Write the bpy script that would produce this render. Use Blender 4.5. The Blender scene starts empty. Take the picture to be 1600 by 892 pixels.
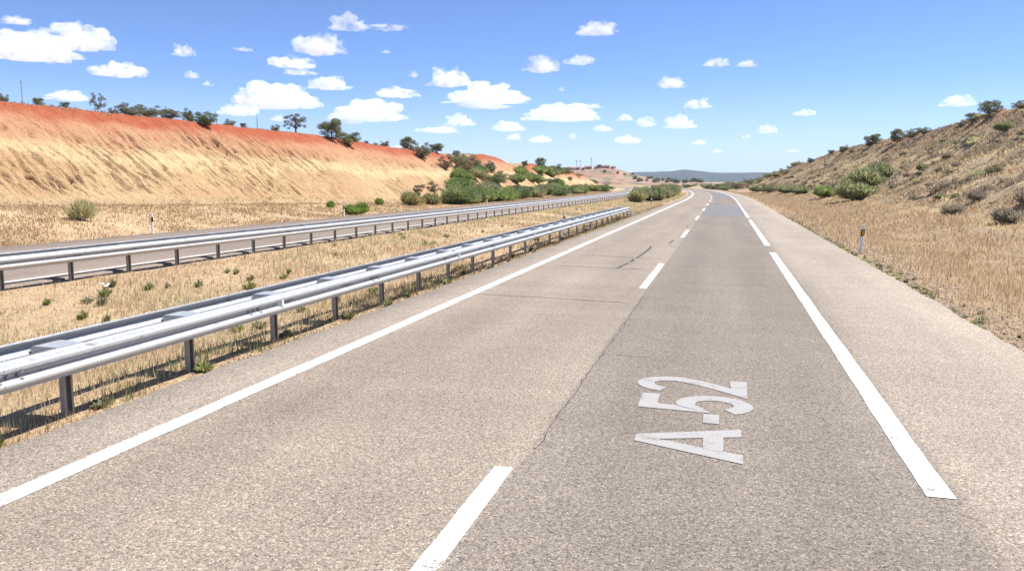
import bpy, bmesh, math, random
import numpy as np
from mathutils import Vector, Matrix
R = math.radians
scene = bpy.context.scene
C = scene.collection

# ---------------------------------------------------------------- camera, sky, sun, exposure
CAM_H, PITCH, YAW = 2.407, 7.526, 15.205
cd = bpy.data.cameras.new('camera'); cam = bpy.data.objects.new('camera', cd); C.objects.link(cam)
cam.location = (0, 0, CAM_H); cam.rotation_euler = (R(90-PITCH), 0, R(YAW))
cd.sensor_width = 36; cd.lens = 36*1211/1600; cd.clip_start = .1; cd.clip_end = 120000
scene.camera = cam
SUN_DIR = Vector((.53, .33, 1.0)).normalized()          # towards the sun: to the right and a little ahead
SUN_EL = math.asin(SUN_DIR.z); SUN_AZ = math.atan2(SUN_DIR.x, SUN_DIR.y)
world = bpy.data.worlds.new('World'); scene.world = world; world.use_nodes = True
wn = world.node_tree.nodes; wl = world.node_tree.links
sky = wn.new('ShaderNodeTexSky'); sky.sky_type = 'NISHITA'; sky.sun_disc = False
sky.sun_elevation = SUN_EL; sky.sun_rotation = SUN_AZ; sky.altitude = 2000
sky.air_density = .8; sky.dust_density = 0; sky.ozone_density = 6
bg = wn['Background']; bg.inputs['Strength'].default_value = .098
# a little summer haze low over the horizon, the same all round
tc = wn.new('ShaderNodeTexCoord'); sx = wn.new('ShaderNodeSeparateXYZ'); wl.new(tc.outputs['Generated'], sx.inputs[0])
mr = wn.new('ShaderNodeMapRange'); mr.interpolation_type = 'SMOOTHSTEP'; wl.new(sx.outputs[2], mr.inputs[0])
for i_, v_ in ((1, -.02), (2, .13), (3, .80), (4, 0.)): mr.inputs[i_].default_value = v_
mt = wn.new('ShaderNodeMix'); mt.data_type = 'RGBA'; mt.blend_type = 'MULTIPLY'; mt.inputs[0].default_value = 1; wl.new(sky.outputs['Color'], mt.inputs[6]); mt.inputs[7].default_value = (1.02, 1.03, 1.16, 1)
mh = wn.new('ShaderNodeMix'); mh.data_type = 'RGBA'; wl.new(mr.outputs[0], mh.inputs[0]); wl.new(mt.outputs[2], mh.inputs[6]); mh.inputs[7].default_value = (4.3, 5.05, 6.25, 1)
wl.new(mh.outputs[2], bg.inputs['Color'])
sd = bpy.data.lights.new('sun', 'SUN'); sd.energy = 5.0; sd.angle = R(.53); sd.color = (1, .955, .89)
sun = bpy.data.objects.new('sun', sd); C.objects.link(sun); sun.location = (30, 20, 60)
sun.rotation_euler = (-SUN_DIR).to_track_quat('-Z', 'Y').to_euler()
vs = scene.view_settings; vs.view_transform = 'Standard'; vs.look = 'None'; vs.gamma = 1; vs.use_curve_mapping = False
vs.exposure = .72
scene.render.engine = 'CYCLES'
cy = scene.cycles; cy.use_denoising = True; cy.max_bounces = 12; cy.diffuse_bounces = 3; cy.glossy_bounces = 2
cy.transmission_bounces = 4; cy.volume_bounces = 12; cy.transparent_max_bounces = 12
cy.volume_step_rate = 3.0; cy.volume_max_steps = 256; cy.caustics_reflective = False; cy.caustics_refractive = False


# ---------------------------------------------------------------- helpers
rnd = random.Random(7)
def tag(o, label=None, cat=None, group=None, kind=None):
    if label: o['label'] = label
    if cat: o['category'] = cat
    if group: o['group'] = group
    if kind: o['kind'] = kind
    return o
def link(o, parent=None, loc=None):
    C.objects.link(o)
    if parent is not None: o.parent = parent
    if loc is not None: o.location = loc
    return o
def empty(name, loc=(0, 0, 0), rz=0):
    o = bpy.data.objects.new(name, None); o.empty_display_size = .3; C.objects.link(o); o.location = loc; o.rotation_euler = (0, 0, rz); return o
def mesh_np(name, verts, faces, mat=None, smooth=False, attrs=None, uv=None):
    """verts (n,3), faces (m,k) of equal size k"""
    verts = np.ascontiguousarray(verts, dtype=np.float32); faces = np.ascontiguousarray(faces, dtype=np.int32)
    me = bpy.data.meshes.new(name); m, k = faces.shape
    me.vertices.add(len(verts)); me.vertices.foreach_set('co', verts.ravel())
    me.loops.add(m*k); me.loops.foreach_set('vertex_index', faces.ravel())
    me.polygons.add(m); me.polygons.foreach_set('loop_start', np.arange(0, m*k, k, dtype=np.int32))
    me.polygons.foreach_set('loop_total', np.full(m, k, dtype=np.int32))
    if smooth: me.polygons.foreach_set('use_smooth', np.ones(m, dtype=bool))
    me.update(calc_edges=True)
    for an, data in (attrs or {}).items():
        data = np.asarray(data, dtype=np.float32)
        if data.ndim == 2:
            if data.shape[1] == 3: data = np.concatenate([data, np.ones((len(data), 1), np.float32)], 1)
            a = me.attributes.new(an, 'FLOAT_COLOR', 'POINT'); a.data.foreach_set('color', np.ascontiguousarray(data).ravel())
        else:
            a = me.attributes.new(an, 'FLOAT', 'POINT'); a.data.foreach_set('value', np.ascontiguousarray(data))
    if uv is not None:
        u = me.uv_layers.new(name='road'); u.data.foreach_set('uv', np.ascontiguousarray(np.asarray(uv, np.float32)[faces.ravel()]).ravel())
    if mat is not None: me.materials.append(mat)
    me.validate(); return me
def grid_faces(n, m):
    i = np.arange(n-1)[:, None]*m+np.arange(m-1)[None, :]
    return np.stack([i, i+m, i+m+1, i+1], -1).reshape(-1, 4)
def mesh_py(name, verts, faces, mat=None, smooth=False):
    me = bpy.data.meshes.new(name); me.from_pydata([tuple(v) for v in verts], [], faces); me.update()
    if smooth: me.polygons.foreach_set('use_smooth', [True]*len(me.polygons))
    if mat: me.materials.append(mat)
    return me
def bm_mesh(name, bm, mat=None, smooth=False):
    bmesh.ops.recalc_face_normals(bm, faces=bm.faces)
    me = bpy.data.meshes.new(name); bm.to_mesh(me); bm.free()
    if smooth: me.polygons.foreach_set('use_smooth', [True]*len(me.polygons))
    if mat: me.materials.append(mat)
    return me
def box(bm, x0, x1, y0, y1, z0, z1):
    vs_ = [bm.verts.new((x, y, z)) for x in (x0, x1) for y in (y0, y1) for z in (z0, z1)]
    for f in ((0, 1, 3, 2), (4, 6, 7, 5), (0, 4, 5, 1), (2, 3, 7, 6), (0, 2, 6, 4), (1, 5, 7, 3)): bm.faces.new([vs_[i] for i in f])
def prism(bm, poly, z0, z1):
    a = [bm.verts.new((x, y, z0)) for x, y in poly]; b = [bm.verts.new((x, y, z1)) for x, y in poly]; n = len(poly)
    bm.faces.new(a[::-1]); bm.faces.new(b)
    for i in range(n): bm.faces.new((a[i], a[(i+1) % n], b[(i+1) % n], b[i]))
def tube(bm, pts, radii, seg=6):
    rings = []
    for i, (p, r) in enumerate(zip(pts, radii)):
        p = Vector(p); d = (Vector(pts[min(i+1, len(pts)-1)])-Vector(pts[max(i-1, 0)])).normalized()
        a = d.orthogonal().normalized(); b = d.cross(a)
        rings.append([bm.verts.new(p+a*r*math.cos(t*2*math.pi/seg)+b*r*math.sin(t*2*math.pi/seg)) for t in range(seg)])
    for q, w in zip(rings, rings[1:]):
        for t in range(seg): bm.faces.new((q[t], q[(t+1) % seg], w[(t+1) % seg], w[t]))
    bm.faces.new(rings[0][::-1]); bm.faces.new(rings[-1])

# ---------------------------------------------------------------- materials
def new_mat(name, rough=.8):
    m = bpy.data.materials.new(name); m.use_nodes = True; nt = m.node_tree; b = nt.nodes['Principled BSDF']
    b.inputs['Roughness'].default_value = rough; b.inputs['Specular IOR Level'].default_value = .25
    return m, nt, b
def N(nt, typ, **kw):
    n = nt.nodes.new(typ)
    for k, v in kw.items():
        if k.startswith('i_'): n.inputs[k[2:].replace('_', ' ')].default_value = v
        else: setattr(n, k, v)
    return n
def L(nt, a, b): nt.links.new(a, b)
def noise(nt, vec, scale, detail=4, rough=.6):
    n = N(nt, 'ShaderNodeTexNoise'); n.inputs['Scale'].default_value = scale; n.inputs['Detail'].default_value = detail; n.inputs['Roughness'].default_value = rough
    if vec is not None: L(nt, vec, n.inputs['Vector'])
    return n.outputs['Fac']
def ramp(nt, fac, stops, interp='LINEAR'):
    r = N(nt, 'ShaderNodeValToRGB'); r.color_ramp.interpolation = interp; e = r.color_ramp.elements
    while len(e) < len(stops): e.new(.5)
    for q, (p, c) in zip(e, stops):
        q.position = p; q.color = (*c, 1) if not isinstance(c, (int, float)) else (c, c, c, 1)
    L(nt, fac, r.inputs['Fac']); return r.outputs['Color']
def mix(nt, fac, a, b, mode='MIX'):
    m = N(nt, 'ShaderNodeMix', data_type='RGBA', blend_type=mode)
    if isinstance(fac, (int, float)): m.inputs[0].default_value = fac
    else: L(nt, fac, m.inputs[0])
    for s_, v in ((6, a), (7, b)):
        if isinstance(v, tuple): m.inputs[s_].default_value = (*v, 1)
        else: L(nt, v, m.inputs[s_])
    return m.outputs[2]
def math_(nt, op, a, b=None, clamp=False):
    m = N(nt, 'ShaderNodeMath', operation=op, use_clamp=clamp)
    for i, v in enumerate((a, b)):
        if v is None: continue
        if isinstance(v, (int, float)): m.inputs[i].default_value = v
        else: L(nt, v, m.inputs[i])
    return m.outputs[0]
def maprange(nt, v, a, b, c=0., d=1., smooth=True):
    m = N(nt, 'ShaderNodeMapRange', interpolation_type='SMOOTHSTEP' if smooth else 'LINEAR'); L(nt, v, m.inputs[0])
    for i, q in enumerate((a, b, c, d)): m.inputs[i+1].default_value = q
    return m.outputs[0]
def bump(nt, b, h, strength, dist):
    n = N(nt, 'ShaderNodeBump'); n.inputs['Strength'].default_value = strength; n.inputs['Distance'].default_value = dist
    L(nt, h, n.inputs['Height']); L(nt, n.outputs[0], b.inputs['Normal'])
def geo_pos(nt): return N(nt, 'ShaderNodeNewGeometry').outputs['Position']

def asphalt(name, main, lane=None, edge=None):
    m, nt, b = new_mat(name, .9); pos = geo_pos(nt)
    uv = N(nt, 'ShaderNodeUVMap', uv_map='road').outputs[0]; sep = N(nt, 'ShaderNodeSeparateXYZ'); L(nt, uv, sep.inputs[0]); l = sep.outputs[0]; s = sep.outputs[1]
    col = None
    jl = math_(nt, 'ADD', l, math_(nt, 'MULTIPLY', math_(nt, 'SUBTRACT', noise(nt, pos, 1.3, 3), .5), .10))
    base = main
    if lane:      # the right-hand lane was resurfaced with a greyer mix, up to the outer line
        k = math_(nt, 'MULTIPLY', maprange(nt, jl, -1.66, -1.60), maprange(nt, jl, 1.95, 1.72))
        base = mix(nt, k, main, lane)
        # palest on the shoulders, where nobody drives
        k2 = math_(nt, 'MAXIMUM', maprange(nt, jl, 1.75, 2.3), maprange(nt, jl, -5.15, -5.6))
        base = mix(nt, k2, base, edge)
    # wheel tracks
    tr = None
    for c in (-4.35, -2.7, -.85, .85):
        g = math_(nt, 'SUBTRACT', 1.0, maprange(nt, math_(nt, 'ABSOLUTE', math_(nt, 'SUBTRACT', jl, c)), .15, .6))
        tr = g if tr is None else math_(nt, 'ADD', tr, g)
    cv = N(nt, 'ShaderNodeCombineXYZ'); L(nt, math_(nt, 'MULTIPLY', l, .6), cv.inputs[0]); L(nt, math_(nt, 'MULTIPLY', s, .09), cv.inputs[1])
    big = noise(nt, cv.outputs[0], 1.0, 5, .6)
    cv2 = N(nt, 'ShaderNodeCombineXYZ'); L(nt, math_(nt, 'MULTIPLY', l, .12), cv2.inputs[0]); L(nt, math_(nt, 'MULTIPLY', s, 1.0), cv2.inputs[1])
    band = noise(nt, cv2.outputs[0], 1.1, 4, .65)
    base = mix(nt, 1.0, base, ramp(nt, big, [(.25, .80), (.75, 1.15)]), 'MULTIPLY')
    base = mix(nt, 1.0, base, ramp(nt, band, [(.3, .93), (.7, 1.06)]), 'MULTIPLY')
    base = mix(nt, math_(nt, 'MULTIPLY', tr, .22), base, mix(nt, 1.0, base, (.72, .72, .74), 'MULTIPLY'))
    stain = maprange(nt, noise(nt, pos, .9, 6, .7), .60, .74); base = mix(nt, math_(nt, 'MULTIPLY', stain, .35), base, mix(nt, 1., base, (.66, .66, .68), 'MULTIPLY'))
    spots = maprange(nt, noise(nt, pos, 5.5, 3, .5), .70, .76); base = mix(nt, math_(nt, 'MULTIPLY', spots, .5), base, mix(nt, 1., base, (.55, .54, .53), 'MULTIPLY'))
    # stones of the surface dressing
    vo = N(nt, 'ShaderNodeTexVoronoi', feature='F1'); vo.inputs['Scale'].default_value = 80; L(nt, pos, vo.inputs['Vector'])
    sc = N(nt, 'ShaderNodeSeparateColor'); L(nt, vo.outputs['Color'], sc.inputs[0])
    st = ramp(nt, sc.outputs[0], [(.0, (.34, .33, .31)), (.3, (.82, .80, .78)), (.62, (1.02, 1., .97)), (.86, (1.22, 1.18, 1.1)), (1., (1.9, 1.85, 1.75))])
    base = mix(nt, .85, base, mix(nt, 1.0, base, st, 'MULTIPLY'))
    gr = noise(nt, pos, 24, 3, .7)
    base = mix(nt, .8, base, mix(nt, 1.0, base, ramp(nt, gr, [(.28, .76), (.72, 1.22)]), 'MULTIPLY'))
    gap = ramp(nt, vo.outputs['Distance'], [(.35, 1.), (.62, .62)])
    base = mix(nt, .7, base, mix(nt, 1.0, base, gap, 'MULTIPLY'))
    L(nt, base, b.inputs['Base Color'])
    bump(nt, b, math_(nt, 'SUBTRACT', 1.0, vo.outputs['Distance']), .35, .006)
    return m
M = {}
M['road'] = asphalt('asphalt_dressing', (.352, .300, .243), (.280, .242, .204), (.405, .352, .292))
M['road2'] = asphalt('asphalt_opposite', (.30, .25, .21))
def patch_mat():
    m, nt, b = new_mat('asphalt_patch', .85); pos = geo_pos(nt)
    c = mix(nt, noise(nt, pos, 40, 3), (.155, .155, .16), (.235, .23, .23)); c = mix(nt, noise(nt, pos, .8, 3), c, mix(nt, 1., c, (.82, .82, .82), 'MULTIPLY'))
    L(nt, c, b.inputs['Base Color']); bump(nt, b, noise(nt, pos, 60, 2), .3, .004); return m
M['patch'] = patch_mat()
def paint(name, col, wear, edge=(.26, .22, .19)):
    m, nt, b = new_mat(name, .6); pos = geo_pos(nt)
    w = maprange(nt, math_(nt, 'ADD', math_(nt, 'MULTIPLY', noise(nt, pos, 45, 4, .7), .6), math_(nt, 'MULTIPLY', noise(nt, pos, 4, 4, .6), .55)), wear, wear+.05)
    c = mix(nt, noise(nt, pos, 14, 4), col, tuple(v*.9 for v in col)); c = mix(nt, w, c, edge)
    L(nt, c, b.inputs['Base Color']); bump(nt, b, noise(nt, pos, 70, 2), .25, .003); return m
M['paint'] = paint('white_road_paint', (.80, .79, .77), .635)
M['paint_old'] = paint('overlay_grey', (.385, .375, .355), .625)  # colour of the added map overlay letters
m, nt, b = new_mat('crack_sealant', .6); b.inputs['Base Color'].default_value = (.075, .066, .06, 1); M['seal'] = m
def galv():
    m, nt, b = new_mat('galvanised_steel', .42); pos = geo_pos(nt)
    c = mix(nt, noise(nt, pos, 9, 5, .65), (.47, .49, .51), (.62, .64, .66)); c = mix(nt, maprange(nt, noise(nt, pos, 2.2, 4), .62, .75), c, (.33, .32, .30))
    L(nt, c, b.inputs['Base Color']); b.inputs['Metallic'].default_value = .55
    L(nt, maprange(nt, noise(nt, pos, 14, 3), .3, .7, .36, .55), b.inputs['Roughness']); b.inputs['Specular IOR Level'].default_value = .5; return m
M['galv'] = galv()
m, nt, b = new_mat('dull_post_steel', .6); b.inputs['Metallic'].default_value = .4
L(nt, mix(nt, noise(nt, geo_pos(nt), 12, 4), (.27, .275, .28), (.40, .40, .40)), b.inputs['Base Color']); M['poststeel'] = m
for nm, c, r in (('white_plastic', (.80, .80, .80), .45), ('black_plastic', (.02, .02, .022), .5), ('amber_reflector', (.75, .48, .03), .25), ('white_reflector', (.85, .86, .88), .25), ('mast_metal', (.30, .32, .35), .5), ('rusty_post', (.16, .11, .08), .8), ('window_glass', (.05, .06, .07), .2), ('petal', (.85, .85, .82), .6)):
    m, nt, b = new_mat(nm, r); b.inputs['Base Color'].default_value = (*c, 1); M[nm] = m
m, nt, b = new_mat('concrete', .9); L(nt, mix(nt, noise(nt, geo_pos(nt), 7, 5), (.20, .185, .17), (.32, .295, .27)), b.inputs['Base Color']); M['concrete'] = m

def ground_mat():
    m, nt, b = new_mat('dry_ground', .95); pos = geo_pos(nt)
    n1 = noise(nt, pos, .22, 5, .6); n2 = noise(nt, pos, 2.3, 5, .65); n3 = noise(nt, pos, 19, 4, .7)
    c = mix(nt, maprange(nt, n1, .36, .66), (.48, .345, .205), (.57, .43, .26))
    c = mix(nt, maprange(nt, n2, .42, .68), c, (.42, .28, .16))
    c = mix(nt, maprange(nt, n2, .40, .26), c, (.36, .29, .15))
    sx_ = N(nt, 'ShaderNodeSeparateXYZ'); L(nt, pos, sx_.inputs[0]); c = mix(nt, math_(nt, 'MULTIPLY', maprange(nt, sx_.outputs[0], 2., 4.), .85), c, mix(nt, n2, (.30, .205, .125), (.46, .335, .215)))
    c = mix(nt, 1., c, ramp(nt, n3, [(.25, .5), (.75, 1.42)]), 'MULTIPLY')
    L(nt, c, b.inputs['Base Color']); bump(nt, b, n3, .9, .06); return m
M['ground'] = ground_mat()
def bank_mat():
    m, nt, b = new_mat('eroded_sand', .95); pos = geo_pos(nt)
    at = N(nt, 'ShaderNodeAttribute', attribute_name='bank'); t = at.outputs['Fac']
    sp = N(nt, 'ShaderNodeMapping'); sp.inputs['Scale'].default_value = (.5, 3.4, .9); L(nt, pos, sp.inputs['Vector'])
    n1 = noise(nt, pos, .16, 5, .6); n2 = noise(nt, pos, 1.1, 5, .65); n3 = noise(nt, pos, 7, 4, .7); rill_shade = noise(nt, sp.outputs[0], 2.2, 4, .65)
    c = mix(nt, maprange(nt, n1, .35, .65), (.41, .262, .138), (.47, .328, .178))
    tt = math_(nt, 'ADD', t, math_(nt, 'MULTIPLY', math_(nt, 'SUBTRACT', n1, .5), .55))
    c = mix(nt, math_(nt, 'MULTIPLY', maprange(nt, tt, .36, .45), maprange(nt, tt, .60, .50)), c, (.55, .405, .22))
    c = mix(nt, maprange(nt, n2, .5, .74), c, (.39, .245, .138))
    c = mix(nt, maprange(nt, rill_shade, .55, .66), c, (.29, .185, .105))  # gully shade put into the sand colour as dark downslope streaks
    tr = math_(nt, 'ADD', t, math_(nt, 'MULTIPLY', math_(nt, 'SUBTRACT', noise(nt, pos, .35, 5, .65), .5), .34))
    c = mix(nt, maprange(nt, tr, .50, .80), c, mix(nt, maprange(nt, n2, .35, .7), (.40, .195, .105), (.44, .255, .145)))
    c = mix(nt, maprange(nt, tr, .76, .95), c, mix(nt, maprange(nt, n2, .35, .7), (.315, .078, .036), (.36, .112, .052)))
    low = maprange(nt, math_(nt, 'ADD', t, math_(nt, 'MULTIPLY', math_(nt, 'SUBTRACT', n2, .5), .18)), .11, .0)
    c = mix(nt, low, c, mix(nt, maprange(nt, n2, .4, .65), (.36, .255, .145), (.44, .33, .19)))
    top = maprange(nt, t, .995, 1.06); c = mix(nt, top, c, mix(nt, n2, (.34, .235, .12), (.42, .31, .17)))
    c = mix(nt, 1., c, ramp(nt, n3, [(.25, .66), (.75, 1.24)]), 'MULTIPLY')
    L(nt, c, b.inputs['Base Color']); bump(nt, b, math_(nt, 'ADD', n3, math_(nt, 'MULTIPLY', n2, 1.5)), .75, .12); return m
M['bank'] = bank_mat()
def hill_mat():
    m, nt, b = new_mat('scrubby_soil', .95); pos = geo_pos(nt)
    n1 = noise(nt, pos, .20, 5, .62); n2 = noise(nt, pos, 1.2, 5, .65); n3 = noise(nt, pos, 8, 4, .7)
    at = N(nt, 'ShaderNodeAttribute', attribute_name='hill'); t = at.outputs['Fac']
    c = mix(nt, maprange(nt, n1, .36, .64), (.36, .26, .155), (.54, .425, .25))
    c = mix(nt, maprange(nt, n2, .50, .62), c, (.285, .225, .15))
    c = mix(nt, maprange(nt, n2, .42, .30), c, (.58, .46, .26))
    k = math_(nt, 'ADD', t, math_(nt, 'MULTIPLY', math_(nt, 'SUBTRACT', n1, .5), .7)); c = mix(nt, math_(nt, 'MULTIPLY', maprange(nt, k, .80, 1.0), .75), c, (.28, .135, .085))
    c = mix(nt, maprange(nt, t, .14, .0), c, mix(nt, n2, (.40, .285, .145), (.48, .355, .19)))
    c = mix(nt, 1., c, ramp(nt, n3, [(.25, .66), (.75, 1.25)]), 'MULTIPLY')
    L(nt, c, b.inputs['Base Color']); bump(nt, b, n3, .9, .1); return m
M['hill'] = hill_mat()
def leafy(name, trans=.25, rough=.7):
    m, nt, b = new_mat(name, rough); at = N(nt, 'ShaderNodeAttribute', attribute_name='tint'); oi = N(nt, 'ShaderNodeObjectInfo')
    c = mix(nt, 1., at.outputs['Color'], ramp(nt, oi.outputs['Random'], [(0, (.88, .90, .90)), (.5, (1., 1., 1.)), (1, (1.10, 1.05, 1.0))]), 'MULTIPLY')
    L(nt, c, b.inputs['Base Color']); tr = N(nt, 'ShaderNodeBsdfTranslucent'); L(nt, c, tr.inputs['Color'])
    ms = N(nt, 'ShaderNodeMixShader'); ms.inputs[0].default_value = trans; L(nt, b.outputs[0], ms.inputs[1]); L(nt, tr.outputs[0], ms.inputs[2]); L(nt, ms.outputs[0], nt.nodes['Material Output'].inputs['Surface']); return m
M['leaf'] = leafy('foliage', .45); M['straw'] = leafy('straw_blades', .45, .75)
m, nt, b = new_mat('bark', .9); L(nt, mix(nt, noise(nt, geo_pos(nt), 20, 4), (.10, .075, .055), (.19, .15, .11)), b.inputs['Base Color']); M['bark'] = m

# ---------------------------------------------------------------- terrain functions (road coordinates: l = metres right of the camera's track, s = metres along it)
def _hash(ix, iy, seed):
    n = (ix.astype(np.int64)*374761393 + iy.astype(np.int64)*668265263 + seed*982451653) & 0x7fffffff
    n = ((n ^ (n >> 13))*1274126177) & 0x7fffffff
    n = n ^ (n >> 16)
    return (n & 0xffff)/65535.0
def vnoise(x, y, seed=0):
    x = np.asarray(x, float); y = np.asarray(y, float)
    ix = np.floor(x); iy = np.floor(y); fx = x-ix; fy = y-iy
    fx = fx*fx*(3-2*fx); fy = fy*fy*(3-2*fy)
    a = _hash(ix, iy, seed); b = _hash(ix+1, iy, seed); c = _hash(ix, iy+1, seed); d = _hash(ix+1, iy+1, seed)
    return (a*(1-fx)+b*fx)*(1-fy)+(c*(1-fx)+d*fx)*fy
def fbm(x, y, seed=0, octv=4):
    t = 0; a = .5; k = 1.0; n = 0
    for o in range(octv):
        t = t+a*vnoise(np.asarray(x)*k+o*17.3, np.asarray(y)*k-o*9.1, seed+o); n += a; a *= .5; k *= 2.03
    return t/n-.5
def sst(a, b, x):
    t = np.clip((np.asarray(x, float)-a)/(b-a), 0, 1); return t*t*(3-2*t)
S0, R1, S1, R2 = 105.0, 1900.0, 330.0, 700.0
def road_xy(l, s):
    l = np.asarray(l, float); s = np.asarray(s, float)
    a1 = np.clip(s-S0, 0, S1-S0)/R1; a2 = np.clip(s-S1, 0, 900)/R2; a = a1+a2
    A1 = (S1-S0)/R1
    x = -R1*(1-np.cos(a1)) - R2*(np.cos(A1)-np.cos(A1+a2)); y = np.minimum(s, S0)+R1*np.sin(a1)+R2*(np.sin(A1+a2)-np.sin(A1))
    ex = np.clip(s-S1-900, 0, None); x = x-np.sin(a)*ex; y = y+np.cos(a)*ex
    return x+l*np.cos(a), y+l*np.sin(a)
def bank_base(s): return np.clip(1.25-.021*(s-31), .12, 1.5)
def bank_top(s):
    s = np.asarray(s, float)
    z = 7.75+.5*fbm(s*.09, s*0+3, 5, 3)
    z = z-.5*sst(85, 105, s)-3.0*np.exp(-((s-131)/6.0)**2)+.7*np.exp(-((s-150)/10.)**2)-1.4*np.exp(-((s-176)/9.)**2)
    return z-1.3*sst(190, 260, s)-4.0*sst(270, 480, s)
def H(l, s, detail=True):
    l = np.asarray(l, float); s = np.asarray(s, float); l, s = np.broadcast_arrays(l, s)
    z = np.full(l.shape, -.07)
    med = np.clip((l+16.1)/9.7, 0, 1)
    z = z-.28*np.sin(np.pi*med)**2*(l < -6.3)*(l > -16.2)
    # left verge, cut bank and plateau
    zb = bank_base(s); zt = bank_top(s)
    toe = -35.0+1.2*fbm(s*.05, s*0, 8, 2); run = 10.0+1.5*fbm(s*.07, s*0+9, 9, 2)
    z = z+np.where(l < -26.1, sst(-26.4, -35.0, l)*(zb+.07), 0)
    t = np.clip((toe-l)/run, 0, 1.0)
    prof = np.clip(t*1.06-.06*t*t, 0, 1); prof = prof-.05*sst(.75, 1, t)*(1-t)*4
    z = np.where(t > 0, zb+(zt-zb)*prof, z)
    z = z+np.where(t >= 1, .35*sst(0, 12, toe-run-l)+.5*fbm(l*.15, s*.15, 3, 3)*sst(0, 5, toe-run-l), 0)
    if detail:
        w = s+.9*fbm(l*.22, s*.16, 21, 3)+.25*fbm(l*.9, s*.8, 22, 2)
        r1 = 1-np.abs(2*vnoise(w*2.1, l*.30, 31)-1); r2 = 1-np.abs(2*vnoise(w*4.4, l*.5+7, 32)-1)
        amp = sst(.03, .2, t)*(1-.85*sst(.70, .86, t+.25*fbm(s*.12, l*.3, 44, 3)))
        amp = amp*(.12+1.5*np.clip(.42+2.6*fbm(s*.16, l*.34, 55, 4), 0, 1))
        z = z-amp*(.42*r1**5+.30*r2**5)+.26*fbm(l*2.4, s*2.4, 64, 3)*sst(0, .1, t)*(t < 1)*(1-.6*sst(.72, .85, t))+.34*fbm(l*.5, s*.5, 61, 4)*sst(0, .15, t)*(t < 1)
        brk = sst(.60, .64, t+.16*fbm(s*.3, s*0, 71, 3))-sst(.66, .74, t+.16*fbm(s*.3, s*0, 71, 3))
        z = z-.6*brk*np.clip(fbm(s*1.3, l*.8, 73, 3)*4-.25, 0, 1)
    # right verge, ditch and scrub hill
    k = 1-.97*sst(190, 440, s)
    zr = np.where(l > 4.25, -.38*np.exp(-((l-9.0)/2.0)**2)*sst(4.4, 6.5, l)+.55*sst(10, 15, l), 0)
    q = np.clip((l-14.0-1.5*fbm(s*.04, s*0, 12, 2))/17.0, 0, 1)
    zr = zr+np.where(l > 4.25, (10.3+.9*fbm(s*.03, s*0+4, 14, 3))*k*(q**1.12-.08*np.sin(np.pi*q)*q)+1.0*sst(31, 60, l)*k, 0)
    if detail: zr = zr+sst(10, 18, l)*(.9*fbm(l*.28, s*.28, 81, 4)+.35*fbm(l*1.1, s*1.1, 83, 3))
    z = z+zr
    if detail: z = z+.09*fbm(l*.7, s*.7, 91, 3)*np.where((l < -6.6) & (l > -15.9) | (l < -26.8) | (l > 4.8), 1, 0)
    # the land rises gently far away
    return z+1.5*sst(700, 2000, s)+3.0*sst(90, 300, -l)*sst(200, 500, s)

# ---------------------------------------------------------------- the land
def strip(name, ls, ss, mat, attr=None, zfun=H, dz=0., smooth=True):
    lg, sg = np.meshgrid(ls, ss, indexing='ij'); x, y = road_xy(lg, sg); z = zfun(lg, sg)+dz
    at = {attr[0]: attr[1](lg, sg).ravel()} if attr else None
    me = mesh_np(name, np.stack([x, y, z], -1).reshape(-1, 3), grid_faces(len(ls), len(ss))[:, ::-1], mat, smooth, at)
    o = link(bpy.data.objects.new(name, me)); return tag(o, kind='structure')
def steps(*seg):
    out = []
    for a, b_, d in seg: out.append(np.arange(a, b_-1e-6, d))
    out.append([seg[-1][1]]); return np.concatenate(out)
def bank_t(l, s):
    toe = -35.0+1.2*fbm(s*.05, s*0, 8, 2); run = 10.0+1.5*fbm(s*.07, s*0+9, 9, 2); return np.clip((toe-l)/run, -.2, 1.25)
s_mid = steps((-30, 4, 2), (4, 60, .4), (60, 160, .9), (160, 400, 3), (400, 1200, 12), (1200, 2600, 60))
strip('ground', steps((-33.4, -26, .5), (-26, -16.5, 1.5), (-16.5, -6, .3), (-6, 4.2, 2), (4.2, 12.5, .3)), s_mid, M['ground'])
s_cut = steps((-30, 22, 2), (22, 75, .09), (75, 135, .13), (135, 240, .5), (240, 420, 2), (420, 1200, 12), (1200, 2600, 60))
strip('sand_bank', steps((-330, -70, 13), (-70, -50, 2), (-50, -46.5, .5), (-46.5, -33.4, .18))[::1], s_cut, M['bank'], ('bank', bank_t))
s_hil = steps((-30, 20, 2), (20, 150, .5), (150, 300, 1.2), (300, 600, 4), (600, 1200, 12), (1200, 2600, 60))
strip('scrub_hill', steps((12.5, 36, .45), (36, 60, 2), (60, 360, 15)), s_hil, M['hill'], ('hill', lambda l, s: np.clip((l-12.5)/18, 0, 1.2)))
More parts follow.
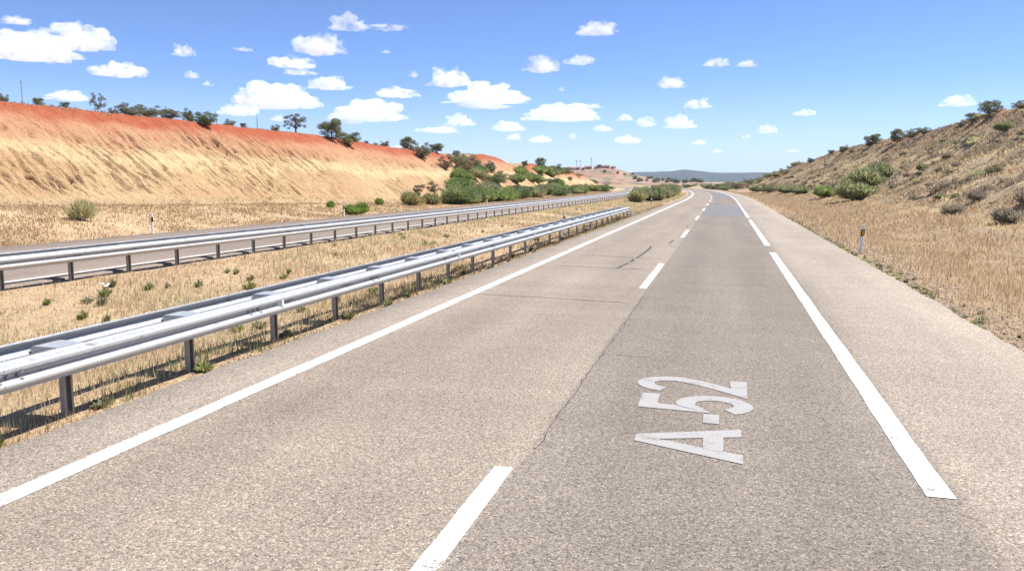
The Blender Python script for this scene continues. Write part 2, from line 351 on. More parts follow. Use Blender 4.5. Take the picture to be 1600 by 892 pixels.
# the plain to the horizon
def far_mat():
    m, nt, b = new_mat('far_fields', .95); pos = geo_pos(nt); mp = N(nt, 'ShaderNodeMapping'); mp.inputs['Scale'].default_value = (.0022, .0035, 1); L(nt, pos, mp.inputs['Vector'])
    v = N(nt, 'ShaderNodeTexVoronoi'); v.inputs['Scale'].default_value = 1.6; L(nt, mp.outputs[0], v.inputs['Vector']); sc = N(nt, 'ShaderNodeSeparateColor'); L(nt, v.outputs['Color'], sc.inputs[0])
    c = ramp(nt, sc.outputs[0], [(0, (.36, .26, .15)), (.3, (.46, .36, .21)), (.55, (.42, .28, .18)), (.75, (.16, .17, .08)), (.9, (.48, .40, .26))], 'CONSTANT')
    c = mix(nt, maprange(nt, noise(nt, pos, .02, 5), .55, .65), c, (.10, .11, .055)); L(nt, c, b.inputs['Base Color']); return m
M['far'] = far_mat()
gx = np.concatenate([np.linspace(-14000, -2000, 16), np.linspace(-1800, 1800, 37), np.linspace(2000, 14000, 16)])
gy = np.concatenate([np.linspace(-3000, 200, 12), np.linspace(260, 4000, 50), np.linspace(4400, 14000, 16)])
GX, GY = np.meshgrid(gx, gy, indexing='ij')
def plain_z(x, y): return -1.2+5.0*sst(900, 2500, np.hypot(x, y))*sst(200, 900, y)+14*fbm(x*.0007, y*.0007, 101, 3)*sst(900, 3000, y)
me = mesh_np('plain', np.stack([GX, GY, plain_z(GX, GY)], -1).reshape(-1, 3), grid_faces(len(gx), len(gy))[:, ::-1], M['far'], True)
tag(link(bpy.data.objects.new('plain', me)), kind='structure')
# far wooded ridge
def ridge_mat():
    m, nt, b = new_mat('pine_wood', 1.); pos = geo_pos(nt)
    c = mix(nt, maprange(nt, noise(nt, pos, .012, 5, .7), .35, .7), (.022, .034, .030), (.045, .055, .040)); L(nt, c, b.inputs['Base Color']); bump(nt, b, noise(nt, pos, .03, 4), 1., 12); return m
rx = np.linspace(-3600, 3800, 220); ry = np.linspace(5200, 8200, 26); RX, RY = np.meshgrid(rx, ry, indexing='ij')
az = np.degrees(np.arctan2(RX, RY))
hh = 80+26*np.exp(-((az+2.7)/1.5)**2)+10*np.exp(-((az+5.5)/1.5)**2)+12*fbm(RX*.0016, RY*.0016, 7, 5)
prof = np.sin(np.pi*np.clip((RY-5200)/3000, 0, 1))**.8
me = mesh_np('far_ridge', np.stack([RX, RY, -4+(hh+6)*prof+9*fbm(RX*.012, RY*.004, 9, 3)*prof], -1).reshape(-1, 3), grid_faces(220, 26)[:, ::-1], ridge_mat(), True)
tag(link(bpy.data.objects.new('far_ridge', me)), kind='structure')
# hill with the village, left of the road's end
def vh_mat():
    m, nt, b = new_mat('pink_earth', .95); pos = geo_pos(nt); n = noise(nt, pos, .03, 5)
    c = mix(nt, maprange(nt, n, .35, .65), (.33, .19, .135), (.36, .265, .185)); c = mix(nt, maprange(nt, noise(nt, pos, .09, 4), .48, .60), c, (.13, .125, .07)); L(nt, c, b.inputs['Base Color']); return m
VHX, VHY = -172.0, 960.0
def vh_z(u, v): return 2+15*np.exp(-(np.clip(np.abs(u+6)-36, 0, None)/30)**2-(v/110)**2)+6.5*np.exp(-((u-62)/46)**2-(v/110)**2)+4*fbm(u*.03, v*.03, 33, 4)
hu, hv = np.meshgrid(np.linspace(-190, 230, 100), np.linspace(-260, 260, 60), indexing='ij')
me = mesh_np('village_hill', np.stack([VHX+hu, VHY+hv, vh_z(hu, hv)-14*sst(150, 260, np.abs(hv))-14*sst(150, 210, np.abs(hu))], -1).reshape(-1, 3), grid_faces(100, 60)[:, ::-1], vh_mat(), True)
tag(link(bpy.data.objects.new('village_hill', me)), kind='structure')

# ---------------------------------------------------------------- roads
s_road = steps((-12, 100, 1.5), (100, 700, 4))
def ribbon(name, l0, l1, ss, z, mat, nl=2, skirt=0., parent=None, jag=0.):
    ls = np.linspace(l0, l1, nl); lg, sg = np.meshgrid(ls, ss, indexing='ij')
    if jag: lg[0] += jag*(fbm(ss*1.7, ss*0, 5, 5)); lg[-1] += jag*(fbm(ss*1.7, ss*0, 6, 4))
    zg = np.full(lg.shape, z)
    if skirt:
        lg = np.concatenate([lg[:1]-.12, lg, lg[-1:]+.12]); sg = np.concatenate([sg[:1], sg, sg[-1:]]); zg = np.concatenate([zg[:1]-skirt, zg, zg[-1:]-skirt])
    x, y = road_xy(lg, sg); me = mesh_np(name, np.stack([x, y, zg], -1).reshape(-1, 3), grid_faces(*lg.shape)[:, ::-1], mat, False, None, np.stack([lg, sg], -1).reshape(-1, 2))
    return link(bpy.data.objects.new(name, me), parent)
s_fine = steps((-12, 60, .12), (60, 140, .6), (140, 700, 4))
road = tag(ribbon('road', -6.32, 4.25, s_fine, 0, M['road'], 12, .14, None, .16), kind='structure')
road2 = tag(ribbon('opposite_road', -26.4, -16.2, s_road, 0, M['road2'], 8, .14), kind='structure')
def sub(s0, s1, d=.5):
    n = max(2, int((s1-s0)/(d if s1 < 100 else 3))+1); return np.linspace(s0, s1, n)
ribbon('edge_line', -5.37, -5.15, s_fine, .006, M['paint'], 2, 0, road, .022)
for k in range(14):                                       # lane dashes, one every 17.4 m
    e = 6.12+17.45*k; ribbon('lane_dash', -1.82, -1.65, sub(e-5.75, e, .08), .006, M['paint'], 2, 0, road, .02)
for k in range(12):                                       # outer edge line, long dashes with short gaps
    s0 = 6.38+25.1*k; ribbon('edge_line_dash', 1.59, 1.80, sub(s0, s0+22.0, .1), .006, M['paint'], 2, 0, road, .022)
ribbon('edge_line', -16.98, -16.80, s_road, .006, M['paint'], 2, 0, road2)
ribbon('edge_line', -24.0, -23.82, s_road, .006, M['paint'], 2, 0, road2)
for k in range(14): ribbon('lane_dash', -20.48, -20.33, sub(2+17.4*k, 7.6+17.4*k), .006, M['paint'], 2, 0, road2)
ribbon('asphalt_patch', -1.60, 1.57, sub(60, 88), .004, M['patch'], 2, 0, road)
ribbon('asphalt_patch', -1.60, 1.57, sub(134, 186), .004, M['patch'], 2, 0, road)
# sealed cracks
def crack(pts, w, seed):
    rr = random.Random(seed); P = []
    for (a, b_), (c, d) in zip(pts, pts[1:]):
        n = max(2, int(math.hypot(c-a, d-b_)/.16))
        for i in range(n): P.append((a+(c-a)*i/n+rr.uniform(-.02, .02), b_+(d-b_)*i/n+rr.uniform(-.025, .025), w*rr.uniform(.35, 1.2)))
    P.append((*pts[-1], w*.4)); v = []; f = []
    for i, (x, y, ww) in enumerate(P):
        q = P[min(i+1, len(P)-1)]; p = P[max(i-1, 0)]; d = Vector((q[0]-p[0], q[1]-p[1])).normalized(); n = Vector((-d.y, d.x))*ww*.5
        v += [(x+n.x, y+n.y, .003), (x-n.x, y-n.y, .003)]
        if i: f.append((2*i-2, 2*i-1, 2*i+1, 2*i))
    link(bpy.data.objects.new('sealed_crack', mesh_py('sealed_crack', v, f, M['seal'])), road)
crack([(-5.0, 15.98), (-3.6, 15.85), (-2.4, 15.65), (-1.85, 15.6)], .045, 1)
crack([(-4.7, 22.25), (-3.6, 22.1), (-2.95, 21.95), (-1.95, 21.85)], .05, 2)
crack([(-4.55, 25.9), (-3.6, 25.6), (-2.5, 25.1), (-1.75, 25.2)], .05, 3)
crack([(-2.85, 21.95), (-2.80, 22.9), (-2.72, 23.5)], .10, 4); crack([(-2.70, 23.9), (-2.72, 24.9)], .11, 5); crack([(-2.66, 25.2), (-2.60, 27.2), (-2.58, 29.2), (-2.66, 30.0)], .09, 6)
crack([(-2.05, 31.5), (-2.0, 33.6)], .09, 7); crack([(-1.95, 43.5), (-1.92, 46.0)], .08, 14)
crack([(-1.58, 6.6), (-1.60, 9.2), (-1.57, 12.5), (-1.60, 16.8)], .012, 8)
crack([(-1.4, 10.75), (-.9, 10.72)], .012, 9); crack([(-1.3, 19.2), (.4, 19.15), (1.2, 19.2)], .02, 10); crack([(-1.2, 26.0), (1.3, 25.9)], .022, 11); crack([(-1.3, 33.0), (1.3, 33.1)], .03, 12); crack([(-4.9, 38.0), (-2.0, 38.1)], .04, 13)
# map overlay road number, added as flat letters on the asphalt, read from the right-hand side: text up = left, text right = ahead
def lettering():
    def stroke(pts, w, Y0, Y1, lb, lt):
        """pts in a unit box (x 0..1 along the road, y 0..1 upwards = to the left); w stroke width in metres"""
        q = [Vector((lb+(lt-lb)*y, Y0+(Y1-Y0)*x)) for x, y in pts]; v = []; f = []
        for i, p in enumerate(q):
            d0 = (q[i]-q[i-1]).normalized() if i else None; d1 = (q[i+1]-q[i]).normalized() if i < len(q)-1 else None
            a = d0 or d1; b_ = d1 or d0; t = (a+b_).normalized(); n = Vector((-t.y, t.x)); s_ = w*.5/max(.45, n.dot(Vector((-a.y, a.x))))
            v += [p+n*s_, p-n*s_]
            if i: f.append((2*i-2, 2*i-1, 2*i+1, 2*i))
        return v, f
    def glyph(strokes, box_):
        V = []; Fc = []
        for j, (pts, w) in enumerate(strokes):
            v, f = stroke(pts, w, *box_); o = len(V); V += [(p.x, p.y, .006+.0006*j) for p in v]; Fc += [tuple(i+o for i in q) for q in f]
        return link(bpy.data.objects.new('painted_letter', mesh_py('painted_letter', V, Fc, M['paint_old'])), road)
    arc = lambda cx, cy_, rx_, ry_, a0, a1, n=14: [(cx+rx_*math.cos(R(a0+(a1-a0)*i/n)), cy_+ry_*math.sin(R(a0+(a1-a0)*i/n))) for i in range(n+1)]
    def polys(ps, box_):
        Y0, Y1, lb, lt = box_; V = []; Fc = []
        for j, p in enumerate(ps): o = len(V); V += [(lb+(lt-lb)*y, Y0+(Y1-Y0)*x, .006+.0006*j) for x, y in p]; Fc.append(tuple(range(o, o+len(p))))
        link(bpy.data.objects.new('painted_letter', mesh_py('painted_letter', V, Fc, M['paint_old'])), road)
    polys([[(0, 0), (.24, 0), (.5, .78), (.5, 1), (.40, 1)], [(1, 0), (.60, 1), (.5, 1), (.5, .78), (.76, 0)], [(.27, .17), (.73, .17), (.66, .36), (.34, .36)]], (6.72, 7.70, .24, -.74))
    glyph([([(0, .5), (1, .5)], .16)], (7.83, 8.15, .03, -.13))
    glyph([([(.92, .93), (.18, .93), (.12, .50), (.30, .57)]+arc(.45, .31, .40, .27, 95, -150), .20)], (8.22, 8.88, .33, -.81))
    glyph([(arc(.48, .70, .38, .25, 165, -20)+[(.70, .46), (.42, .25), (.12, .07), (.95, .07)], .20)], (8.98, 9.66, .33, -.90))
lettering()

# ---------------------------------------------------------------- guard rails
W_PROF = [(.006, .0), (.0, .012), (.012, .028), (.070, .052), (.081, .068), (.081, .092), (.068, .106), (.012, .136), (.0, .150), (.0, .162), (.012, .176), (.068, .205), (.081, .219), (.081, .243), (.070, .259), (.012, .283), (.0, .298), (.006, .311)]
def beam_mesh(pts, side, z0, zoff):
    """W-section steel beam along pts = [(l, s)]; side +1 bulges to the right, -1 to the left"""
    v = []; f = []; n = len(W_PROF); T = .004
    for (l, s), dz in zip(pts, zoff):
        for lay in (0, 1):
            for d, z in W_PROF:
                x, y = road_xy(l+side*(d-lay*T), s); v.append((float(x), float(y), z0+z+dz))
    for i in range(len(pts)-1):
        a = i*2*n; b_ = a+2*n
        for j in range(n-1):
            f.append((a+j, a+j+1, b_+j+1, b_+j)); f.append((a+n+j+1, a+n+j, b_+n+j, b_+n+j+1))
        f.append((a, b_, b_+n, a+n)); f.append((a+n-1, a+2*n-1, b_+2*n-1, b_+n-1))
    for a in (0, (len(pts)-1)*2*n):
        for j in range(n-1): f.append((a+j, a+n+j, a+n+j+1, a+j+1))
    return v, f
def post_mesh(h):
    bm = bmesh.new(); prism(bm, [(-.03, -.06), (.03, -.06), (.03, -.035), (.025, -.035), (.025, -.055), (-.025, -.055), (-.025, .055), (.025, .055), (.025, .035), (.03, .035), (.03, .06), (-.03, .06)], -.35, h); 
    return bm_mesh('rail_post', bm, M['poststeel'])
def spacer_mesh(half):
    bm = bmesh.new()
    # folded steel spacer box between the beams, narrower at its far end
    lo = [(-half, -.17), (half, -.17), (half, .14), (-half+.12, .20), (-half, .20)]
    prism(bm, lo, -.10, .068)
    bmesh.ops.bevel(bm, geom=[e for e in bm.edges if all(v.co.z > 0 for v in e.verts)], offset=.014, segments=2, affect='EDGES')
    return bm_mesh('spacer', bm, M['galv'])
def reflector_mesh(side):
    bm = bmesh.new(); prism(bm, [(0, -.05), (.085*side, -.018), (.085*side, .018), (0, .05)], -.05, .05); return bm_mesh('reflector', bm, M['white_reflector'])
def bolts_mesh(side):
    bm = bmesh.new()
    for ds in (-.12, .0, .12):
        for zz in (.155-.045, .155, .155+.045):
            if ds == 0 and zz != .155: continue
            d = .052 if abs(zz-.155) > .01 else .0
            box(bm, side*(d), side*(d+.022), ds-.014, ds+.014, zz-.014, zz+.014)
    return bm_mesh('bolt_heads', bm, M['poststeel'])
def guard_rail(lc, half, s0, s1, ramp_len, refl, label, detail):
    x0, y0 = road_xy(lc, s0); root = empty('guard_rail', (float(x0), float(y0), -.07)); tag(root, label, 'guard rail', 'steel guard rails along the median'); ox, oy = float(x0), float(y0)
    zt = .44
    def drop(s): return -float(sst(s1-ramp_len, s1, s))*.62
    PM = post_mesh(.76); SM = spacer_mesh(half); BM_ = {1: bolts_mesh(1), -1: bolts_mesh(-1)}; RM = reflector_mesh(1)
    n = int((s1-s0)/4)
    for side in (1, -1):
        for k in range(n):                                   # each 4 m beam is a piece of its own, lapped over the next
            a, e = s0+4*k, min(s1, s0+4*k+4.16); st = np.linspace(a, e, 9 if (e > s1-ramp_len-1 or detail) else 3)
            lap = .0045*(k % 2)
            v, f = beam_mesh([(lc+side*(half+lap)-0*s, s) for s in st], side, zt+.07+(.03 if side < 0 else 0), [drop(s) for s in st])
            v = [(p[0]-ox, p[1]-oy, p[2]) for p in v]
            bo = link(bpy.data.objects.new('beam', mesh_py('beam', v, f, M['galv'], True)), root)
            bo.data.polygons.foreach_set('use_smooth', [False]*len(bo.data.polygons))
            if detail and side == 1 and k < n-2:
                bx, by = road_xy(lc+side*half, e-.08); tag(link(bpy.data.objects.new('bolt_heads', BM_[side]), bo, (float(bx)-ox, float(by)-oy, zt+.07)), kind='stuff')
    k = 0; s = s0+1.0
    while s < s1-.2:
        x, y = road_xy(lc, s); dz = drop(s); a = -float(np.arctan2(*(np.array(road_xy(lc, s+1))-np.array([x, y]))))
        p = link(bpy.data.objects.new('post', PM), root, (float(x)-ox, float(y)-oy, dz)); p.rotation_euler.z = a
        if detail: p.rotation_euler.x = rnd.uniform(-.012, .012); p.rotation_euler.y = rnd.uniform(-.012, .012)
        q = link(bpy.data.objects.new('spacer', SM), root, (float(x)-ox, float(y)-oy, zt+.07+.20+dz)); q.rotation_euler.z = a
        s += 2.0
    for s in refl:
        x, y = road_xy(lc+half, s); link(bpy.data.objects.new('reflector', RM), root, (float(x)-ox, float(y)-oy, zt+.07+.155))
    return root
guard_rail(-6.73, .25, -6.45, 59.6, 5.0, [10.3+8.2*k for k in range(6)]+[2.1], 'double galvanised guard rail along the near edge of the median, ending beside the white line', True)
guard_rail(-16.0, .25, -1.0, 150.0, 5.0, [], 'longer galvanised guard rail on the far side of the median, before the opposite carriageway', False)

# ---------------------------------------------------------------- roadside marker posts
def delineator(l, s, label, amber=True, h=1.05, lean=(0, 0), short=0.):
    x, y = road_xy(l, s); g = float(H(l, s)); root = empty('marker_post', (float(x), float(y), g-.03)); tag(root, label, 'marker post', 'white roadside marker posts')
    root.rotation_euler = (lean[0], lean[1], 0)
    sec = [(-.06, .02), (-.055, -.02), (-.03, -.05), (.03, -.05), (.055, -.02), (.06, .02), (.03, .05), (-.03, .05)]
    def seg(name, z0, z1, mat, grow=0., slope=0.):
        bm = bmesh.new(); k = 1+grow; pts = [(a*k, b_*k) for a, b_ in sec]
        lo = [bm.verts.new((a, b_, z0+slope*a)) for a, b_ in pts]; hi = [bm.verts.new((a, b_, z1+slope*a)) for a, b_ in pts]; n = len(pts)
        bm.faces.new(lo[::-1]); bm.faces.new(hi)
        for i in range(n): bm.faces.new((lo[i], lo[(i+1) % n], hi[(i+1) % n], hi[i]))
        return link(bpy.data.objects.new(name, bm_mesh(name, bm, mat)), root)
    seg('post_body', 0, h-.40, M['white_plastic']); bd = seg('black_band', h-.398, h-.17, M['black_plastic'], .02, .35); seg('post_head', h-.168, h, M['white_plastic'], 0, .35)
    bm = bmesh.new(); box(bm, -.022, .022, -.058, -.0515, h-.36, h-.20)
    link(bpy.data.objects.new('reflector', bm_mesh('reflector', bm, M['amber_reflector' if amber else 'white_reflector'])), bd)
    return root
delineator(4.72, 29.6, 'white marker post with black band and amber reflector beside the right shoulder', True, 1.06, (0, .055))
delineator(-6.95, 78.5, 'white marker post beyond the near guard rail end, before the median bushes', True, 1.02)
delineator(-7.45, 37.0, 'marker post with black band standing up behind the near guard rail', False, 1.10)
delineator(-26.75, 31.8, 'marker post leftmost in the picture, beyond the opposite carriageway', True, 1.02)
delineator(-26.7, 51.5, 'white marker post beside the bright green round bush', True, 1.02)
delineator(-26.7, 87.0, 'white marker post in front of the green broom thicket', True, 1.02)
delineator(-26.8, 141.0, 'small far marker post past the green thicket, by the far rail', True, 1.05)
delineator(4.9, 196.0, 'tiny far marker post on the right of the bend', True, 1.05)

# ---------------------------------------------------------------- concrete slab of a culvert in the right verge
def slab():
    bm = bmesh.new(); prism(bm, [(-.75, -.34), (-.1, -.40), (.74, -.30), (.80, .10), (.66, .36), (-.60, .38), (-.82, .12)], -.15, .07)
    bmesh.ops.bevel(bm, geom=bm.edges[:], offset=.02, segments=1, affect='EDGES')
    o = link(bpy.data.objects.new('concrete_slab', bm_mesh('concrete_slab', bm, M['concrete']))); x, y = road_xy(6.25, 31.2); o.location = (float(x), float(y), float(H(6.25, 31.2))-.02); o.scale = (.62, .7, .8); o.rotation_euler = (.03, -.04, .25)
    tag(o, 'weathered flat concrete slab lying in dry grass beside the right marker post', 'slab')
slab()

# ---------------------------------------------------------------- poles along the top of the bank and masts on the village hill
def pole(name, l, s, h, r, label, cat, group, mat, arm=False):
    x, y = road_xy(l, s); root = empty(name, (float(x), float(y), float(H(l, s))-.05)); tag(root, label, cat, group)
    bm = bmesh.new(); tube(bm, [(0, 0, 0), (0, 0, h*.5), (0, 0, h)], [r, r*.9, r*.7], 6); link(bpy.data.objects.new('shaft', bm_mesh('shaft', bm, M[mat])), root)
    bm = bmesh.new(); tube(bm, [(0, 0, h), (0, 0, h+.03)], [r*1.3, r*1.1], 6)
    if arm: tube(bm, [(-.16, 0, h-.15), (.16, 0, h-.15)], [r*.5, r*.5], 5)
    link(bpy.data.objects.new('cap', bm_mesh('cap', bm, M[mat])), root)
pole('mast', -46.5, 43.5, 1.75, .03, 'thin dark pole on top of the red bank, far left', 'pole', None, 'mast_metal', True)
for l, s, h, lab in ((-46.2, 57.4, 1.25, 'fence post above the olive hedge on the red bank'), (-46.4, 64.5, 1.3, 'lone fence post right of the green overhanging bush on the bank'), (-46.6, 71.5, 1.35, 'fence post left of the pale round bush on the bank'), (-46.6, 95.0, 1.3, 'fence post right of the dark oak bush on the bank'), (-46.6, 104.0, 1.3, 'fence post left of the twin oaks on the bank')):
    pole('fence_post', l, s, h, .035, lab, 'fence post', 'fence posts along the bank top', 'rusty_post')
def mast(px, h, label):
    u, v = px-VHX, 0.; root = empty('radio_mast', (px, VHY+v, float(vh_z(np.array(u), np.array(v)))-1)); tag(root, label, 'mast', 'radio masts on the village hill')
    bm = bmesh.new()
    for k in range(3): a = k*2.094; tube(bm, [(.55*math.cos(a), .55*math.sin(a), 0), (.2*math.cos(a), .2*math.sin(a), h)], [.10, .07], 4)
    for i in range(12):
        z = h*i/12; r_ = .55-.35*i/12; z2 = h*(i+1)/12; r2 = .55-.35*(i+1)/12
        for k in range(3): a = k*2.094; b_ = (k+1)*2.094; tube(bm, [(r_*math.cos(a), r_*math.sin(a), z), (r2*math.cos(b_), r2*math.sin(b_), z2)], [.05, .05], 3)
    link(bpy.data.objects.new('lattice', bm_mesh('lattice', bm, M['mast_metal'])), root)
    bm = bmesh.new(); tube(bm, [(0, 0, h), (0, 0, h+2.5)], [.09, .04], 5)
    for z in (.86, .93): box(bm, -.5, .5, -.25, .25, h*z, h*z+1.0)
    link(bpy.data.objects.new('aerial', bm_mesh('aerial', bm, M['mast_metal'])), root)
mast(-178, 12, 'leftmost of the three thin masts on the village hill'); mast(-173.5, 12, 'middle of the three thin masts on the village hill'); mast(-159.5, 14, 'rightmost and tallest of the three masts on the village hill')

# ---------------------------------------------------------------- vegetation meshes
rng = np.random.default_rng(11)
def quads_mesh(name, cen, nrm, size, asp, tint, mat):
    n = len(cen); nrm = nrm/np.linalg.norm(nrm, axis=1, keepdims=True)
    a = np.cross(nrm, rng.normal(size=(n, 3))); a /= np.linalg.norm(a, axis=1, keepdims=True)+1e-9; b_ = np.cross(nrm, a)
    a = a*(size*asp)[:, None]; b_ = b_*size[:, None]
    v = np.stack([cen-a, cen-b_*.55, cen+a, cen+b_*.55], 1).reshape(-1, 3)
    f = np.arange(4*n).reshape(n, 4)
    return mesh_np(name, v, f, mat, False, {'tint': np.repeat(tint, 4, 0)})
def blobs_pts(blobs, n):
    """points in the outer shell of a union of ellipsoid lumps, with outward directions"""
    w = np.array([b_[3]**2 for b_ in blobs]); pick = rng.choice(len(blobs), n, p=w/w.sum()); B = np.array(blobs)[pick]
    d = rng.normal(size=(n, 3)); d /= np.linalg.norm(d, axis=1, keepdims=True)
    r = B[:, 3]*(.45+.62*rng.random(n)**.55); p = B[:, :3]+d*r[:, None]*np.array([1, 1, .82]); return p, d
def crown(name, seed, kind):
    global rng
    rng = np.random.default_rng(seed); rr = random.Random(seed); bl = []
    def lump(n_, rad, z0, z1, r0, r1):
        for k in range(n_):
            a = rr.uniform(0, 6.28); z = rr.uniform(z0, z1); e = math.sqrt(max(.05, 1-((z-.48)/.52)**2)); q = rad*e*math.sqrt(rr.random()); bl.append((q*math.cos(a), q*math.sin(a), z, rr.uniform(r0, r1)))
    if kind == 'tree':
        bl.append((0, 0, .50, .30)); lump(26, .40, .06, .86, .09, .17)
        n, sz, cols = 5200, .024, [(.18, .205, .115), (.25, .265, .155), (.31, .31, .19)]
    elif kind == 'airy':
        lump(34, .44, .22, .90, .05, .11)
        n, sz, cols = 3000, .019, [(.15, .17, .095), (.20, .21, .125), (.25, .25, .16)]
    elif kind == 'brown':
        lump(18, .40, .12, .84, .08, .17)
        n, sz, cols = 3000, .023, [(.19, .165, .10), (.26, .215, .135), (.32, .26, .17)]
    else:
        bl.append((0, 0, .40, .28)); lump(20, .42, .10, .80, .09, .18)
        n, sz = 3600, .025; cols = [(.145, .20, .085), (.20, .25, .11), (.25, .295, .14)]
        if kind == 'olive': cols = [(.17, .175, .10), (.23, .225, .13), (.28, .265, .16)]
    p, d = blobs_pts(bl, n); ok = p[:, 2] > .01; p, d = p[ok], d[ok]
    nr = d+rng.normal(size=d.shape)*.7; lum = rng.random(len(p)); c = np.array(cols); t = np.where((lum < .35)[:, None], c[0], np.where((lum < .8)[:, None], c[1], c[2]))
    t = t*(.85+.3*rng.random((len(p), 1)))
    me = quads_mesh(name, p, nr, sz*(.6+.8*rng.random(len(p))), .75+.5*rng.random(len(p)), t, M['leaf'])
    return me, bl
def limbs(name, bl, seed, low=False):
    rr = random.Random(seed); bm = bmesh.new()
    if not low:
        tube(bm, [(0, 0, -.05), (.01, .005, .15), (.0, .01, .36)], [.036, .028, .022], 7)
        for b_ in bl[1:8]: tube(bm, [(0, .01, .22+rr.uniform(0, .1)), (b_[0]*.5, b_[1]*.5, .28+b_[2]*.3), (b_[0], b_[1], b_[2])], [.018, .012, .004], 5)
    else:
        for b_ in bl[:9]: tube(bm, [(rr.uniform(-.04, .04), rr.uniform(-.04, .04), -.04), (b_[0]*.55, b_[1]*.55, b_[2]*.5), (b_[0], b_[1], b_[2])], [.014, .010, .003], 5)
    return bm_mesh(name, bm, M['bark'])
def broom(name, seed, cols, n=2600, spread=.46):
    """upright switchy shrub: thin green rods spraying from the ground into a lumpy dome"""
    g = np.random.default_rng(seed); nb = 9; ca = g.random(nb)*6.28; cr = .30*np.sqrt(g.random(nb)); cx, cy_ = cr*np.cos(ca), cr*np.sin(ca); ch = .62+.38*g.random(nb); k = g.integers(0, nb, n)
    base = np.stack([cx[k]*.55+g.normal(size=n)*.05, cy_[k]*.55+g.normal(size=n)*.05, np.zeros(n)], 1)
    tip_h = ch[k]*(.45+.55*g.random(n)**.6); a = g.random(n)*6.28; q = np.sqrt(g.random(n))
    tip = np.stack([cx[k]+spread*.52*q*np.cos(a), cy_[k]+spread*.52*q*np.sin(a), tip_h*(1-.38*q**2)], 1)
    u = .25+.5*g.random((n, 1)); b0 = base+(tip-base)*u*.9; b0[:, 2] *= .92
    ax = tip-b0; wd = np.cross(ax, g.normal(size=(n, 3))); wd /= np.linalg.norm(wd, axis=1, keepdims=True)+1e-9; wd *= (.0085+.010*g.random(n))[:, None]
    v = np.stack([b0-wd*.7, b0+wd*.7, tip+wd*.5, tip-wd*.5], 1).reshape(-1, 3); c = np.array(cols)[g.integers(0, len(cols), n)]*(.8+.4*g.random((n, 1)))
    me = mesh_np(name, v, np.arange(4*n).reshape(n, 4), M['leaf'], False, {'tint': np.repeat(c, 4, 0)})
    bm = bmesh.new()
    for i in range(nb): tube(bm, [(cx[i]*.3, cy_[i]*.3, -.04), (cx[i]*.7, cy_[i]*.7, ch[i]*.35), (cx[i], cy_[i], ch[i]*.62)], [.014, .009, .003], 5)
    return me, bm_mesh(name+'_stems', bm, M['bark'])
PROTO = {}
for kind, cnt in (('tree', 3), ('airy', 2), ('brown', 3), ('bush', 2), ('olive', 3)):
    PROTO[kind] = []
    for i in range(cnt):
        me, bl = crown('foliage', 100+17*i+len(kind)*7, kind); PROTO[kind].append((me, limbs('stems', bl, i, kind in ('bush', 'olive', 'brown'))))
G_DARK = [(0.199, 0.273, 0.095), (0.296, 0.382, 0.132), (0.394, 0.467, 0.185)]; G_OLIVE = [(0.267, 0.322, 0.15), (0.375, 0.411, 0.208), (0.461, 0.45, 0.261), (0.315, 0.309, 0.189)]
G_YEL = [(0.309, 0.329, 0.141), (0.398, 0.378, 0.176), (0.469, 0.408, 0.209)]; G_BRIGHT = [(0.194, 0.308, 0.056), (0.259, 0.373, 0.082), (0.308, 0.406, 0.097)]; G_GREY = [(0.283, 0.237, 0.19), (0.383, 0.325, 0.254), (0.46, 0.383, 0.281)]; G_PALE = [(0.438, 0.458, 0.241), (0.542, 0.521, 0.302), (0.625, 0.564, 0.343)]
for nm, cols, n in (('broom_dark', G_DARK, 2600), ('broom_olive', G_OLIVE, 2600), ('broom_yellow', G_YEL, 2200), ('broom_bright', G_BRIGHT, 2600), ('broom_grey', G_GREY, 1300), ('broom_pale', G_PALE, 620)):
    PROTO[nm] = [broom('foliage', 300+i*13+len(nm), cols, n) for i in range(3)]
cnt_ = {}
def plant(kind, name, l, s, w, h, label, cat, group, parts=True, sink=.04):
    i = cnt_.get(kind, 0); cnt_[kind] = i+1; fo, st = PROTO[kind][i % len(PROTO[kind])]
    x, y = road_xy(l, s); root = empty(name, (float(x), float(y), float(H(l, s))-sink*h), rnd.uniform(0, 6.28)); root.scale = (w*.9, w*.9, h*.9) if kind == 'tree' else (w, w, h); tag(root, label, cat, group)
    big = name.endswith('tree'); link(bpy.data.objects.new('crown' if big else 'foliage', fo), root)
    if parts: link(bpy.data.objects.new('trunk' if big else 'stems', st), root)
    return root

